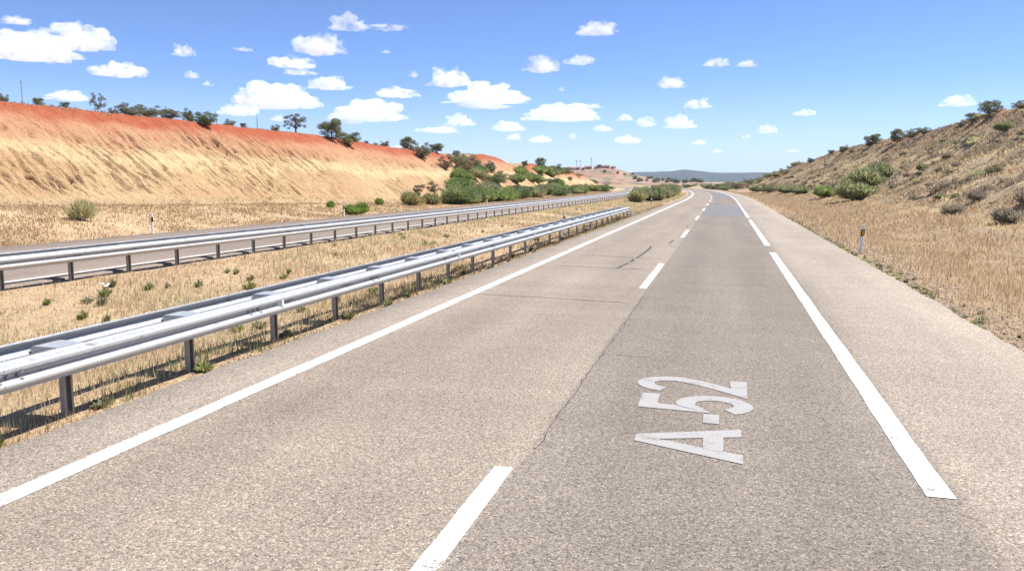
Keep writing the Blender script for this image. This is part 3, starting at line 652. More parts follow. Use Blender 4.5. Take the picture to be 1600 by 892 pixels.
# ---------------------------------------------------------------- plants one can pick out, left bank and its foot
GB = 'bushes along the top of the red bank'
for a in (('airy', 'small_tree', -45.6, 49.2, 1.3, 1.6, 'small upright tree leftmost on top of the red bank', 'tree'),
          ('olive', 'shrub', -45.5, 52.2, 2.3, 1.2, 'low olive hedge bush, left end of the clump on the red bank', 'shrub'),
          ('olive', 'shrub', -45.7, 54.6, 2.4, 1.2, 'low olive hedge bush, middle of the clump on the red bank', 'shrub'),
          ('olive', 'shrub', -45.6, 57.0, 2.3, 1.1, 'low olive hedge bush, right end of the clump on the red bank', 'shrub'),
          ('tree', 'small_tree', -45.7, 59.6, 1.3, 1.5, 'small dark tree standing above the olive hedge on the bank', 'tree'),
          ('bush', 'shrub', -44.2, 59.9, 2.5, 1.5, 'green bush spilling over the red edge of the bank', 'shrub'),
          ('airy', 'shrub', -46.0, 78.0, 3.1, 2.3, 'pale airy round bush alone on the bank top', 'shrub'),
          ('tree', 'oak_tree', -45.3, 84.8, 3.7, 3.0, 'large dark round oak on the bank top, mid left', 'tree'),
          ('bush', 'shrub', -44.4, 87.4, 3.0, 1.9, 'bright green bush under the large round oak', 'shrub'),
          ('tree', 'oak_tree', -45.6, 109.0, 3.5, 2.4, 'dark oak with flat crown, upper one of the pair at the bank end', 'tree'),
          ('tree', 'oak_tree', -42.8, 107.6, 2.9, 2.9, 'dark oak on the slope, lower one of the pair at the bank end', 'tree'),
          ('tree', 'oak_tree', -44.8, 119.3, 3.2, 1.9, 'low dark oak on the red mound right of the oak pair', 'tree'),
          ('tree', 'oak_tree', -47.7, 138.2, 1.9, 2.1, 'small oak on the skyline behind the red mound', 'tree'),
          ('brown', 'shrub', -40.9, 112.3, 3.2, 2.6, 'brown half dry bush on the slope below the red mound', 'shrub'),
          ('brown', 'shrub', -39.6, 117.2, 3.6, 3.2, 'large brown olive bush in the gully right of the red mound', 'shrub'),
          ('olive', 'shrub', -42.9, 135.1, 3.9, 3.7, 'tall olive bush behind the large brown bush', 'shrub'),
          ('tree', 'oak_tree', -41.5, 139.2, 2.9, 2.6, 'dark round oak just right of the tall olive bush', 'tree'),
          ('tree', 'oak_tree', -44.3, 181.8, 2.0, 2.0, 'small oak, leftmost of three on the far red bank', 'tree'),
          ('tree', 'oak_tree', -42.7, 194.4, 3.7, 3.7, 'tall oak, middle of three on the far red bank', 'tree'),
          ('tree', 'oak_tree', -42.2, 215.5, 5.2, 3.2, 'wide oak, right one of three on the far red bank', 'tree'),
          ('tree', 'oak_tree', -42.5, 240.0, 2.8, 2.2, 'tiny oak farthest along the left bank', 'tree'),
          ('brown', 'shrub', -36.4, 90.2, 1.9, 1.4, 'small brown bush at the foot of the sand bank, left of two', 'shrub'),
          ('brown', 'shrub', -36.3, 95.1, 2.2, 1.6, 'small brown bush at the foot of the sand bank, right of two', 'shrub'),
          ('broom_pale', 'shrub', -30.6, 31.4, 1.7, 1.5, 'pale wispy bush at the foot of the sand bank, far left', 'shrub'),
          ('broom_bright', 'shrub', -27.6, 55.1, 2.3, 1.15, 'bright green dome shaped bush beyond the far rail', 'shrub'),
          ('broom_bright', 'shrub', -31.3, 58.0, 1.1, .7, 'small yellow green bush left of the bright dome bush', 'shrub'),
          ('broom_bright', 'shrub', -31.7, 68.6, 1.2, .85, 'small yellow green bush right of the bright dome bush', 'shrub'),
          ('broom_yellow', 'shrub', -30.6, 73.8, 3.2, 1.8, 'yellowish broom bush at the left end of the green thicket', 'shrub'),
          ('broom_yellow', 'shrub', -30.2, 79.0, 3.0, 1.6, 'yellowish broom bush second from the left end of the thicket', 'shrub')):
    plant(*a[:6], a[6], a[7], GB if a[2] < -44 else 'bushes on and below the sand bank')
for l, s, w in ((-46.0, 92.5, .8), (-46.0, 95.7, .8), (-46.0, 98.5, .8), (-46, 101.5, 1.5), (-45.9, 46.5, .8), (-46.0, 62.5, .9), (-46.0, 66.0, 1.3), (-46, 68.2, .9), (-45.8, 73.5, 1.2), (-46, 41.5, .9), (-46, 44.3, 1.0), (-45.9, 51, .8)):
    plant('olive', 'shrub', l, s, w, w*.75, 'tiny dark shrub on the skyline of the red bank', 'shrub', 'tiny skyline shrubs on the bank')
KL = {'broom_dark': 'dark green broom bush', 'broom_olive': 'olive broom bush', 'broom_yellow': 'yellowish broom bush', 'bush': 'leafy green bush', 'brown': 'brown half dry bush', 'olive': 'olive shrub', 'tree': 'dark oak bush', 'broom_grey': 'grey dry bush', 'broom_pale': 'pale wispy bush'}
# the broom thicket between the opposite carriageway and the bank
rr = random.Random(5)
for k in range(84):
    s = 84+(k/83.0)**1.3*150; l = -28.8-rr.random()**1.1*min(13.5, .8+.34*(s-84))
    kind = rr.choice(['broom_dark', 'broom_dark', 'broom_dark', 'broom_olive', 'bush', 'broom_olive', 'brown']) if l < -32 else rr.choice(['broom_dark', 'broom_dark', 'bush', 'broom_olive'])
    w = rr.uniform(3.0, 4.8)*(1.2 if s > 100 else 1); plant(kind, 'broom_bush', l, s, w, rr.uniform(1.8, 2.6)*(1 if l > -33 else .95), KL[kind]+' in the thicket beyond the far rail, '+('front row, ' if l > -32 else 'back rows, ')+('left end' if s < 96 else 'left part' if s < 120 else 'middle part' if s < 155 else 'right part' if s < 200 else 'far right end'), 'bush', 'broom thicket beyond the far rail', k % 2 == 0)
for k in range(26):                                          # loose scrub on the far banks
    s = rr.uniform(150, 420); l = rr.uniform(-60, -34); plant(rr.choice(['olive', 'brown', 'tree', 'bush']), 'shrub', l, s, rr.uniform(1.6, 3.6), rr.uniform(1.0, 2.4), 'scattered bush on the distant left bank, '+('nearer part' if s < 280 else 'farther part'), 'shrub', 'scattered bushes on the distant left bank', False)
# median bushes
for l, s, w, h, lab in ((-12.0, 112, 4.3, 2.6, 'broom bush at the left end of the median clump'), (-9.9, 116, 4.4, 2.8, 'broom bush second from left in the median clump'), (-11.6, 124, 4.6, 2.9, 'broom bush at the back of the median clump'), (-9.4, 131, 4.4, 3.0, 'tallest broom bush in the middle of the median clump'), (-9.8, 143, 4.4, 2.9, 'broom bush fourth along the median clump'), (-9.6, 155, 4.6, 3.1, 'greyer broom bush near the right end of the median clump'), (-9.3, 170, 4.4, 3.1, 'broom bush at the right end of the median clump')):
    plant('broom_olive', 'broom_bush', l, s, w, h, lab, 'bush', 'broom bushes in the median')
for k in range(12): plant(rr.choice(['broom_olive', 'broom_yellow', 'olive']), 'broom_bush', rr.uniform(-14, -9), 180+k*16, rr.uniform(3, 4.6), rr.uniform(2, 3), 'distant median bush behind the olive clump', 'bush', 'distant median bushes', False)
# bushes closing the view past the bend
for k in range(64):
    s = rr.uniform(270, 430); l = rr.uniform(6.5, 40); kd = rr.choice(['tree', 'olive', 'brown', 'broom_olive', 'bush', 'olive']); w = rr.uniform(3, 6.5)
    plant(kd, 'shrub', l, s, w, w*rr.uniform(.28, .42), 'distant '+KL[kd]+' beyond the outside of the bend', 'shrub', 'bushes beyond the bend', False)
# right-hand hill
for a in (('broom_olive', 'broom_bush', 14.4, 94.3, 5.4, 2.7, 'large rounded broom bush at the foot of the right hill', 'bush'),
          ('broom_olive', 'broom_bush', 17.0, 104.0, 6.4, 3.4, 'bigger broom bush right behind the large rounded one on the hill', 'bush'),
          ('broom_olive', 'broom_bush', 19.0, 107.5, 5.0, 2.8, 'broom bush highest up the slope of the hill foot group', 'bush'),
          ('broom_dark', 'broom_bush', 13.6, 114.0, 4.4, 2.2, 'darker broom bush left of the large rounded one', 'bush'),
          ('broom_olive', 'broom_bush', 13.8, 150.0, 4.2, 2.0, 'small broom bush farther along the hill foot', 'bush'),
          ('broom_olive', 'broom_bush', 13.4, 168.0, 5.6, 2.3, 'wide broom bush farther along the hill foot', 'bush'),
          ('olive', 'shrub', 12.4, 192.0, 5.5, 2.4, 'olive bush at the far end of the hill foot', 'shrub'),
          ('broom_olive', 'broom_bush', 12.0, 214.0, 6.0, 2.6, 'farthest broom bush at the hill foot near the bend', 'bush'),
          ('tree', 'oak_tree', 30.4, 106.5, 3.2, 2.5, 'largest dark oak bush on the right hill crest', 'tree'),
          ('olive', 'shrub', 30.6, 113.5, 2.6, 1.5, 'dark shrub on the crest left of the largest oak bush', 'shrub'),
          ('tree', 'oak_tree', 30.6, 118.0, 1.9, 1.3, 'small oak bush on the crest, second left of the largest', 'tree'),
          ('tree', 'oak_tree', 30.1, 173.0, 4.4, 2.8, 'round oak bush alone on the right crest', 'tree'),
          ('tree', 'oak_tree', 30.4, 154.0, 3.6, 3.0, 'dark oak in the middle of the right crest', 'tree'),
          ('olive', 'shrub', 30.8, 145.0, 4.0, 2.0, 'low olive shrub right of the middle crest oak', 'shrub'),
          ('olive', 'shrub', 30.9, 138.5, 2.6, 1.4, 'low shrub second right of the middle crest oak', 'shrub'),
          ('tree', 'oak_tree', 30.2, 203.0, 2.9, 2.1, 'small round oak farther down the right crest', 'tree'),
          ('olive', 'shrub', 30, 217.0, 2.6, 1.5, 'tiny shrub on the falling end of the right crest', 'shrub'),
          ('tree', 'oak_tree', 29.0, 241.0, 2.8, 1.9, 'tiny oak at the far low end of the right crest', 'tree'),
          ('olive', 'shrub', 31.0, 98.0, 2.4, 1.1, 'low dark shrub on the crest at the right picture edge', 'shrub'),
          ('broom_grey', 'shrub', 13.9, 44.4, 2.3, 1.1, 'grey dead bush at the foot of the hill, right picture edge', 'shrub'),
          ('broom_grey', 'shrub', 15.4, 46.6, 2.0, 1.0, 'grey dead bush just above the one at the picture edge', 'shrub'),
          ('broom_grey', 'shrub', 14.2, 55.4, 1.8, 1.0, 'small grey dead bush left of the pair at the picture edge', 'shrub')):
    plant(*a[:6], a[6], a[7], 'bushes on the right hill')
for k in range(200):                                          # low scrub that covers the hillside
    s = 26+rr.random()**1.4*210; l = rr.uniform(15.5, 31.0); kd = rr.choice(['broom_grey', 'broom_grey', 'brown', 'olive', 'broom_pale', 'brown', 'broom_olive']); w = rr.uniform(.6, 1.5)+1.3*rr.random()**3
    plant(kd, 'scrub_bush', l, s, w, w*rr.uniform(.35, .6), 'low '+KL[kd]+' on the brown hillside '+('near its foot' if l < 20 else 'at mid height' if l < 26 else 'near the crest')+(', right side' if s < 70 else ', middle' if s < 130 else ', far end'), 'scrub', 'dry scrub over the right hillside', False)
for k in range(30):
    s = 240+rr.random()*260; l = rr.uniform(12, 32); w = rr.uniform(1.8, 4); plant(rr.choice(['olive', 'brown', 'broom_olive']), 'scrub_bush', l, s, w, w*.5, 'distant scrub bush where the right hill falls away', 'scrub', 'distant scrub on the right hill', False)
# trees and houses on the village hill
for k in range(60):
    u = rr.uniform(-70, 150); v = rr.uniform(-120, -10); i = k % 3; fo, st = PROTO['tree'][i]; w = rr.uniform(4, 8)
    root = empty('tree', (VHX+u, VHY+v, float(vh_z(np.array(u), np.array(v)))-.6), rr.uniform(0, 6)); root.scale = (w, w, w*.75); tag(root, 'dark tree on the pink village hill', 'tree', 'trees on the village hill'); link(bpy.data.objects.new('crown', fo), root); link(bpy.data.objects.new('trunk', st), root)
def wallm(name, c):
    m, nt, b = new_mat(name, .9); L(nt, mix(nt, noise(nt, geo_pos(nt), .6, 3), tuple(q*.85 for q in c), c), b.inputs['Base Color']); return m
WM = [wallm('pink_render', (.50, .33, .27)), wallm('pale_render', (.58, .50, .44)), wallm('brick_wall', (.42, .24, .18))]; RMAT = wallm('roof_tiles', (.36, .16, .10))
for k in range(17):
    u = -46+k*5.4+rr.uniform(-1.5, 1.5); v = rr.uniform(-14, 8); z = float(vh_z(np.array(u), np.array(v)))-.8; w, d, h = rr.uniform(4, 6.0), 5, rr.uniform(2.0, 3.2)
    root = empty('village_house', (VHX+u, VHY+v, z), rr.uniform(-.3, .3)); tag(root, 'tiny pink village house on the distant hilltop', 'house', 'houses of the hilltop village')
    bm = bmesh.new(); box(bm, -w/2, w/2, -d/2, d/2, 0, h); link(bpy.data.objects.new('wall', bm_mesh('wall', bm, WM[k % 3])), root)
    bm = bmesh.new(); e = .3; a = [bm.verts.new(p) for p in ((-w/2-e, -d/2-e, h+.01), (w/2+e, -d/2-e, h+.01), (w/2+e, d/2+e, h+.01), (-w/2-e, d/2+e, h+.01), (-w/2-e, 0, h+1.3), (w/2+e, 0, h+1.3))]
    for q in ((0, 1, 5, 4), (2, 3, 4, 5), (0, 4, 3), (1, 2, 5), (0, 3, 2, 1)): bm.faces.new([a[i] for i in q])
    link(bpy.data.objects.new('roof', bm_mesh('roof', bm, RMAT)), root)
    for sx in (-.25, .25):
        bm = bmesh.new(); box(bm, w*sx-.45, w*sx+.45, -d/2-.04, -d/2+.02, 1., 2.2); link(bpy.data.objects.new('window', bm_mesh('window', bm, M['window_glass'])), root)

# ---------------------------------------------------------------- dry grass (uncountable)
def grass(name, label, area, n, hgt, cols, seed, keep=None, wmul=1., lean=.45):
    g = np.random.default_rng(seed); l0, l1, s0, s1 = area
    s = s0*(s1/s0)**g.random(n) if s0 > 0 else s0+(s1-s0)*g.random(n)      # denser close to the road's near end
    l = l0+(l1-l0)*g.random(n)
    cl = np.clip(.5+1.9*fbm(l*.55, s*.55, seed+3, 3), 0, 1); ok = g.random(n) < (.22+.78*cl)
    if keep is not None: ok &= keep(l, s, g)
    l, s, cl = l[ok], s[ok], cl[ok]; n = len(l); x, y = road_xy(l, s); z = H(l, s)-.015; dist = np.hypot(x, y)
    h = (hgt[0]+(hgt[1]-hgt[0])*g.random(n)**1.6)*(.6+.7*cl); a = g.random(n)*6.283; w = np.maximum(.0045, .00068*dist)*(.6+.8*g.random(n))*wmul; q = lean*g.random(n)*h; b_ = g.random(n)*6.283
    wx, wy = np.cos(a)*w, np.sin(a)*w; tx, ty = x+np.cos(b_)*q, y+np.sin(b_)*q
    v = np.stack([np.stack([x-wx, y-wy, z], -1), np.stack([x+wx, y+wy, z], -1), np.stack([tx, ty, z+h], -1)], 1).reshape(-1, 3)
    hue = np.clip(.5+2.2*fbm(l*.25, s*.25, seed+9, 3)+.35*g.normal(size=n), 0, .999); c = np.array(cols)[(hue*len(cols)).astype(int)]*(.75+.5*g.random((n, 1)))
    o = link(bpy.data.objects.new(name, mesh_np(name, v, np.arange(3*n).reshape(n, 3), M['straw'], False, {'tint': np.repeat(c, 3, 0)})))
    return tag(o, label, 'grass', None, 'stuff')
ST = [(.68, .52, .33), (.72, .57, .37), (.76, .63, .42), (.68, .58, .36), (.57, .54, .30)]
grass('dry_grass', 'straw coloured dry grass filling the median between the rails', (-15.7, -6.75, 4.5, 200), 150000, (.04, .20), ST, 1)
grass('dry_grass', 'orange straw grass on the right verge below the hill', (4.5, 15.5, 9, 230), 180000, (.05, .27), [(.60, .45, .28), (.66, .51, .33), (.72, .58, .38), (.55, .48, .28), (.62, .47, .31)], 2, lambda l, s, g: g.random(len(l)) < .35+.65*sst(4.8, 6.6, l))
grass('dry_grass', 'short brownish grass between the opposite carriageway and the sand bank', (-35.5, -26.6, 22, 220), 80000, (.04, .20), [(.48, .36, .22), (.55, .42, .26), (.60, .46, .28), (.46, .38, .21)], 3)
grass('dry_grass', 'tufts of dry grass between the scrub on the right hillside', (14.5, 33, 22, 300), 100000, (.06, .30), [(.52, .38, .23), (.62, .48, .29), (.76, .61, .36), (.44, .36, .23), (.68, .56, .32), (.58, .41, .26)], 4, None, 1.5)
grass('dry_grass', 'thin dry grass along the skyline of the red bank', (-52, -44.6, 30, 160), 20000, (.06, .24), [(.50, .38, .22), (.40, .34, .19), (.32, .30, .16)], 6, None, .8)
grass('dry_grass', 'brown litter and grass under the near guard rail', (-7.1, -6.42, 4.5, 90), 16000, (.02, .12), [(.38, .25, .14), (.46, .33, .19), (.32, .28, .14), (.54, .41, .23)], 7)

grass('low_scrub', 'grey brown heathy scrub patches covering the right hillside', (15.5, 33, 24, 300), 170000, (.10, .42), [(.34, .28, .20), (.40, .33, .235), (.33, .30, .195), (.44, .35, .245)], 14, lambda l, s, g: fbm(l*.38, s*.30, 140, 4) > .055, 1.7, .9)
grass('green_grass', 'thin green weeds mixed into the soil under the near guard rail', (-7.6, -6.45, 4.5, 70), 14000, (.04, .22), [(.26, .29, .13), (.34, .35, .17), (.40, .34, .19)], 15, lambda l, s, g: fbm(l*.8, s*.55, 150, 3) > .03)
def gravel():
    g = np.random.default_rng(77); n = 9000; s = 9*(70/9)**g.random(n); l = 4.30+np.abs(g.normal(size=n))*.75; k = g.random(n) < .22; l = np.where(k, -6.28-np.abs(g.normal(size=n))*.18, l); x, y = road_xy(l, s); z = H(l, s); r = (.006+.016*g.random(n)**3)*(1+s*.02)
    o = np.array([(1, 0, 0), (-1, 0, 0), (0, 1, 0), (0, -1, 0), (0, 0, .8), (0, 0, -.6)]); f = np.array([(0, 2, 4), (2, 1, 4), (1, 3, 4), (3, 0, 4), (2, 0, 5), (1, 2, 5), (3, 1, 5), (0, 3, 5)])
    v = np.stack([x, y, z+r*.3], -1)[:, None, :]+o[None]*r[:, None, None]*(.6+.8*g.random((n, 6, 1))); c = np.array([(.40, .36, .32), (.52, .45, .38), (.30, .25, .21), (.46, .34, .25)])[g.integers(0, 4, n)]
    ob = link(bpy.data.objects.new('gravel', mesh_np('gravel', v.reshape(-1, 3), (f[None]+6*np.arange(n)[:, None, None]).reshape(-1, 3), M['stone'], False, {'tint': np.repeat(c, 6, 0)}))); tag(ob, 'loose gravel strewn along the edges of the asphalt', 'gravel', None, 'stuff')
M['stone'] = leafy('pebbles', 0., .9); gravel()

# ---------------------------------------------------------------- single green weeds
def weed_mesh(seed, cols, n=70, wide=.5):
    g = np.random.default_rng(seed); a = g.random(n)*6.283; q = wide*np.sqrt(g.random(n)); h = .35+.65*g.random(n)
    b0 = np.stack([.10*np.cos(a)*g.random(n), .10*np.sin(a)*g.random(n), np.zeros(n)], 1); t = np.stack([q*np.cos(a), q*np.sin(a), h*(1-.5*q/wide)], 1); m_ = (b0+t)*.5; m_[:, 2] += .12
    w = np.stack([-np.sin(a), np.cos(a), 0*a], 1)*(.018+.03*g.random((n, 1)))
    v = np.stack([b0-w*.5, b0+w*.5, m_+w, t, m_-w], 1).reshape(-1, 3); c = np.array(cols)[g.integers(0, len(cols), n)]*(.8+.4*g.random((n, 1)))
    return mesh_np('weed', v, np.arange(5*n).reshape(n, 5), M['leaf'], False, {'tint': np.repeat(c, 5, 0)})
WG = [weed_mesh(i, [(.29, .36, .14), (.37, .42, .18), (.45, .45, .23)]) for i in range(3)]; WD = [weed_mesh(9+i, [(.30, .31, .18), (.38, .37, .22), (.46, .42, .27)], 80) for i in range(3)]
def weed(ms, l, s, w, h, label, group, nm='weed'):
    o = bpy.data.objects.new(nm, rr.choice(ms)); x, y = road_xy(l, s); link(o, None, (float(x), float(y), float(H(l, s))-.01)); o.scale = (w, w, h); o.rotation_euler.z = rr.uniform(0, 6.28); return tag(o, label, 'weed', group)
for l, s, w, h, lab in ((-10.6, 9.0, .34, .30, 'green weed near the left picture edge in the median'), (-12.4, 12.6, .30, .30, 'green weed left of the white flowers in the median'), (-13.9, 13.2, .20, .26, 'small round green weed in the median'), (-10.9, 13.2, .36, .34, 'green weed clump close behind the near rail'), (-13.6, 15.9, .3, .3, 'green weed right of the white flowers in the median'), (-13.0, 17.0, .3, .3, 'second green weed right of the white flowers'), (-11.9, 17.6, .42, .36, 'wide green weed in the middle of the median')):
    weed(WG, l, s, w, h, lab, 'green weeds in the median')
f0 = weed(WG, -13.7, 14.6, .42, .42, 'green weed with white flower heads in the median', 'green weeds in the median', 'flowering_weed')
bm = bmesh.new()
bmesh.ops.create_icosphere(bm, subdivisions=1, radius=.10, matrix=Matrix.Diagonal((1, 1, .55, 1))); fm_ = bm_mesh('flower_head', bm, M['petal'])
for k in range(5): link(bpy.data.objects.new('flower_head', fm_), f0, (rr.uniform(-.3, .3), rr.uniform(-.3, .3), rr.uniform(.62, .82)))
for k in range(70): weed(WG if rr.random() < .4 else WD, rr.uniform(-15, -7.4), (rr.uniform(8, 20), rr.uniform(20, 42), rr.uniform(42, 80))[k % 3], rr.uniform(.18, .36), rr.uniform(.2, .36), 'green tuft among the straw of the median, '+('near stretch' if k % 3 == 0 else 'middle stretch' if k % 3 == 1 else 'far stretch'), 'green tufts in the median straw')
for k in range(30): weed(WG if rr.random() < .7 else WD, rr.uniform(-6.85, -6.45), 5.5+k*1.75+rr.uniform(-.6, .6), rr.uniform(.16, .34), rr.uniform(.16, .32), 'green weed at the foot of the near guard rail, '+('nearest stretch' if k < 8 else 'middle stretch' if k < 18 else 'far stretch'), 'weeds under the near guard rail')
for k in range(110): weed(WD if rr.random() < .6 else WG, 4.36+rr.uniform(-.06, .22)+(.3 if rr.random() < .2 else 0), 10.5+50*(k/110)**1.25+rr.uniform(-.3, .3), rr.uniform(.14, .32), rr.uniform(.08, .2), 'grey green weed along the right shoulder edge, '+('near the picture edge' if k < 40 else 'before the marker post' if k < 75 else 'beyond the marker post'), 'weeds along the right shoulder edge')

# ---------------------------------------------------------------- clouds: real lumps of mist far away, lit by the sun
def cloud_mat():
    m = bpy.data.materials.new('cloud_mist'); m.use_nodes = True; nt = m.node_tree; nt.nodes.remove(nt.nodes['Principled BSDF'])
    v = N(nt, 'ShaderNodeVolumePrincipled'); v.inputs['Color'].default_value = (.985, .993, 1, 1);  v.inputs['Anisotropy'].default_value = 0.
    d1 = noise(nt, geo_pos(nt), .0075, 5, .62); L(nt, math_(nt, 'MULTIPLY', maprange(nt, d1, .38, .62), .0095), v.inputs['Density'])
    L(nt, v.outputs[0], nt.nodes['Material Output'].inputs['Volume']); return m
M['cloud'] = cloud_mat()
def cloud_mesh(seed):
    g = random.Random(seed); bm = bmesh.new(); bmesh.ops.create_icosphere(bm, subdivisions=5, radius=1.0); bm.verts.ensure_lookup_table()
    V = np.array([v.co[:] for v in bm.verts]); bm.free
    lumps = []
    for k in range(70):
        a = g.uniform(0, 6.28); e = g.uniform(-.15, 1.0); d = np.array([math.cos(a)*math.sqrt(1-min(1, e*e)), math.sin(a)*math.sqrt(1-min(1, e*e)), e]); lumps.append((d/np.linalg.norm(d), g.uniform(.10, .40), g.uniform(.10, .5)))
    r = np.full(len(V), .56)
    for d, wd, am in lumps:
        ang = np.arccos(np.clip(V@d, -1, 1)); r = np.maximum(r, .56+am*np.sqrt(np.clip(1-(ang/wd)**2, 0, 1)))
    r = r+.16*fbm(V[:, 0]*5+seed, V[:, 1]*5+V[:, 2]*7, seed, 4)
    P = V*r[:, None]; P[:, 2] = np.where(P[:, 2] < 0, P[:, 2]*.25, P[:, 2]*1.0); lo, hi = P.min(0), P.max(0)
    P = (P-np.array([(lo[0]+hi[0])/2, (lo[1]+hi[1])/2, lo[2]]))/np.array([hi[0]-lo[0], hi[1]-lo[1], hi[2]-lo[2]])
    for v, p in zip(bm.verts, P): v.co = p
    return bm_mesh('cloud', bm, M['cloud'], True)
CM = [cloud_mesh(40+i) for i in range(7)]
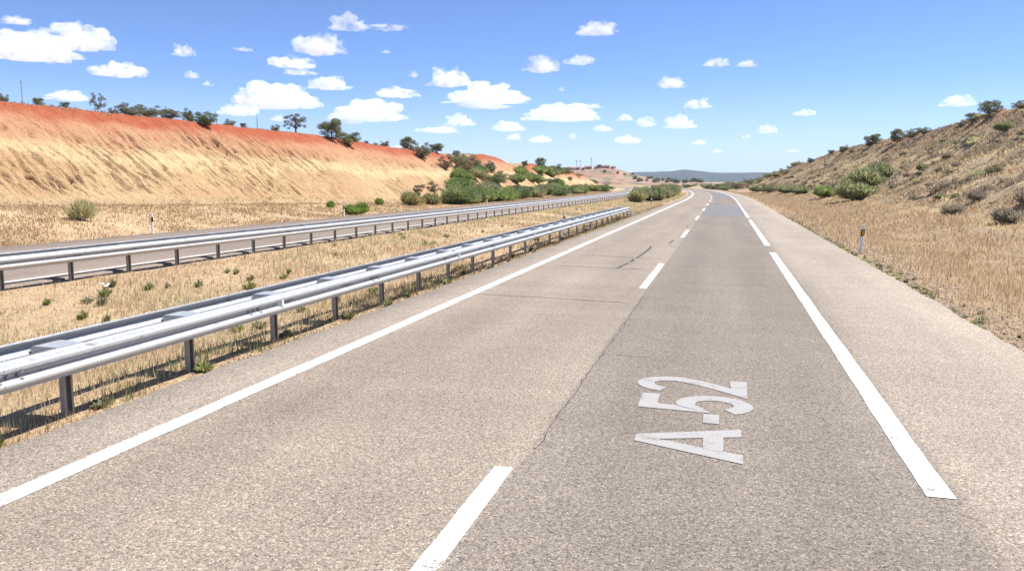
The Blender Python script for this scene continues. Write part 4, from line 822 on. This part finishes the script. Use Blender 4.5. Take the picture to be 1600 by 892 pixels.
# elevation and azimuth (degrees, azimuth from the road's heading, + right), width and height in degrees
CLOUDS = [(-46.58,7.39,6.69,2.02,'big white cloud at the upper left picture edge'), (-43.71,8.22,4.60,1.76,'large cloud right beside the big one at the left edge'), (-41.53,6.73,3.88,1.11,'long flat cloud below the two big left clouds'),
 (-44.51,5.11,2.81,0.71,'flat cloud just above the red bank on the left'), (-37.56,8.24,1.73,0.89,'small slanting cloud alone, upper left'), (-37.12,6.88,1.19,0.57,''),
 (-36.14,6.45,0.97,0.37,''), (-26.71,10.42,3.07,1.25,'bright cloud near the top, left of centre'), (-28.73,8.74,3.90,1.60,'bright cloud below the topmost left one'),
 (-30.69,7.86,3.50,1.01,'flat ragged cloud under the bright left pair'), (-31.65,5.05,6.29,1.97,'largest low cloud left of centre'), (-28.14,6.44,3.33,1.12,'cloud touching the largest low cloud on its right'),
 (-34.32,4.51,2.90,1.02,'cloud below left of the largest low cloud'), (-31.60,4.25,1.37,0.48,''), (-25.54,4.29,5.83,1.77,'broad cloud above the large oak of the bank'),
 (-26.66,4.10,1.87,0.80,''), (-24.18,9.03,0.72,0.30,''), (-22.31,7.42,0.82,0.57,''),
 (-19.72,6.77,3.57,1.50,'bright domed cloud left of the middle of the sky'), (-23.38,6.01,3.35,0.88,'flat cloud left of the broad middle one'), (-17.20,5.58,6.64,1.69,'broad cloud in the middle of the sky'),
 (-19.01,4.04,2.49,0.99,'slanting cloud below the broad middle one'), (-20.31,3.56,2.86,0.50,''), (-21.92,3.64,0.83,0.41,''),
 (-15.44,3.68,2.60,0.82,'small cloud pair, upper, low over the thicket'), (-15.07,3.07,1.30,0.59,''), (-13.20,2.88,1.86,0.59,''),
 (-11.61,6.53,0.69,0.49,''), (-9.14,10.31,3.25,1.10,'bright cloud highest in the middle of the sky'), (-13.13,7.80,2.85,1.31,'ragged cloud left one of the pair at mid height'),
 (-10.39,8.32,2.46,0.83,'flat cloud right one of the pair at mid height'), (-11.73,4.40,6.00,1.35,'long thin cloud low in the middle'), (-10.79,3.15,0.74,0.50,''),
 (-8.63,3.64,1.47,0.59,''), (-7.13,4.39,1.36,0.58,''), (-3.20,3.78,2.49,1.06,'puffy cloud above the road, right lump'),
 (-5.54,3.95,1.53,0.80,'puffy cloud above the road, left lump'), (-6.88,2.79,2.01,0.72,''), (-3.81,6.59,2.22,0.91,'bright oval cloud above the road'),
 (-2.01,5.17,2.11,0.79,'small cloud below the bright oval one'), (-0.79,7.97,2.16,0.64,'left one of two small high clouds on the right'), (1.26,7.89,1.69,0.55,'right one of two small high clouds on the right'),
 (-1.84,2.67,1.23,0.40,''), (2.70,3.35,1.60,0.65,'cloud low above the falling end of the right hill'), (5.10,4.50,1.63,0.55,'small flat cloud above the right hill slope'),
 (14.12,4.75,2.32,0.79,'lone cloud above the right hill crest'), (1.31,3.07,0.86,0.31,''), (4.51,2.05,0.83,0.26,''),
 (-0.60,2.10,0.96,0.27,''), (-30.07,7.42,2.58,0.43,''), (-23.83,10.63,3.13,0.34,''),
 (-33.80,8.83,1.40,0.29,''), (-17.06,5.33,4.16,0.40,''), (-9.66,5.33,2.29,0.36,''),
 (8.53,2.10,2.34,0.38,''), (-22.63,2.47,2.75,0.36,''), (-47.08,9.49,2.31,0.51,''),
 (-110.3,14.9,3.2,0.9,''), (-102.5,6.0,2.2,0.6,''), (-119.8,7.9,4.9,1.4,''),
 (-160.6,12.5,4.1,1.1,''), (35.9,6.6,1.3,0.4,''), (-119.5,12.1,5.2,1.4,''),
 (-77.5,15.5,1.8,0.5,''), (-175.4,5.4,5.4,1.5,''), (-99.8,8.2,4.8,1.3,''),
 (-111.6,10.4,5.1,1.4,''), (-61.1,15.9,4.1,1.1,''), (51.1,12.1,2.1,0.6,''),
 (-106.6,4.2,3.3,0.9,''), (-118.1,13.3,3.0,0.8,''), (-142.4,14.3,1.4,0.4,''),
 (-174.2,9.9,5.2,1.4,''), (69.0,6.7,1.5,0.4,''), (118.4,15.6,2.5,0.7,''),
 (-91.7,6.7,5.3,1.5,''), (-131.6,14.2,2.9,0.8,''), (159.5,10.9,5.2,1.5,''),
 (104.1,15.1,3.1,0.9,''), (-141.2,2.7,3.0,0.8,''), (115.3,3.3,3.9,1.1,''),
 (-93.1,10.7,2.4,0.7,''), (101.4,15.5,2.3,0.6,''), (-104.1,4.9,2.0,0.6,''),
 (-72.0,6.6,2.8,0.8,''), (144.9,6.7,2.2,0.6,''), (149.8,11.7,4.0,1.1,''),
 (-103.1,11.6,2.2,0.6,''), (150.7,7.0,4.0,1.1,''), (162.3,13.1,1.3,0.4,''),
 (173.5,14.2,2.7,0.7,''), (-169.1,10.5,3.0,0.8,''), (-71.2,7.2,3.0,0.8,''),
 (-127.6,4.6,1.2,0.3,''), (-67.4,10.0,5.4,1.5,''), (-175.9,13.8,4.1,1.1,''),
 (-143.0,14.5,4.9,1.4,''), (158.1,13.4,1.4,0.4,''), (165.2,14.6,5.1,1.4,''),
 (114.9,4.8,2.5,0.7,''), (-112.8,3.2,5.1,1.4,''), (-163.9,13.5,1.5,0.4,''),
 (60.0,4.8,4.6,1.3,'')]
for k, (az_, el, wd, hd, lab) in enumerate(CLOUDS):
    base = 1500.0+120*math.sin(k*2.3); dist = min(base/math.tan(R(max(1.2, el))), 42000); z = dist*math.tan(R(el))
    o = bpy.data.objects.new('cloud', CM[k % 7]); link(o, None, (dist*math.sin(R(az_)), dist*math.cos(R(az_)), z)); wm = 2*dist*math.tan(R(wd/2)); hm = dist*math.tan(R(hd))
    o.scale = (wm, wm*.8, hm); o.rotation_euler.z = -R(az_)+(math.pi if k % 2 else 0); tag(o, lab or 'small white fair weather cloud drifting in the blue sky', 'cloud', 'fair weather clouds')

# ---------------------------------------------------------------- the air
hm = bpy.data.materials.new('clear_air'); hm.use_nodes = True; nt = hm.node_tree; nt.nodes.remove(nt.nodes['Principled BSDF'])
hv_ = N(nt, 'ShaderNodeVolumePrincipled'); hv_.inputs['Color'].default_value = (.62, .78, 1, 1); hv_.inputs['Density'].default_value = 6.0e-5; L(nt, hv_.outputs[0], nt.nodes['Material Output'].inputs['Volume'])
bm = bmesh.new(); box(bm, -14500, 14500, -3500, 14500, -25, 175)
tag(link(bpy.data.objects.new('haze', bm_mesh('haze', bm, hm))), 'thin summer haze over the whole land', 'haze', None, 'stuff')
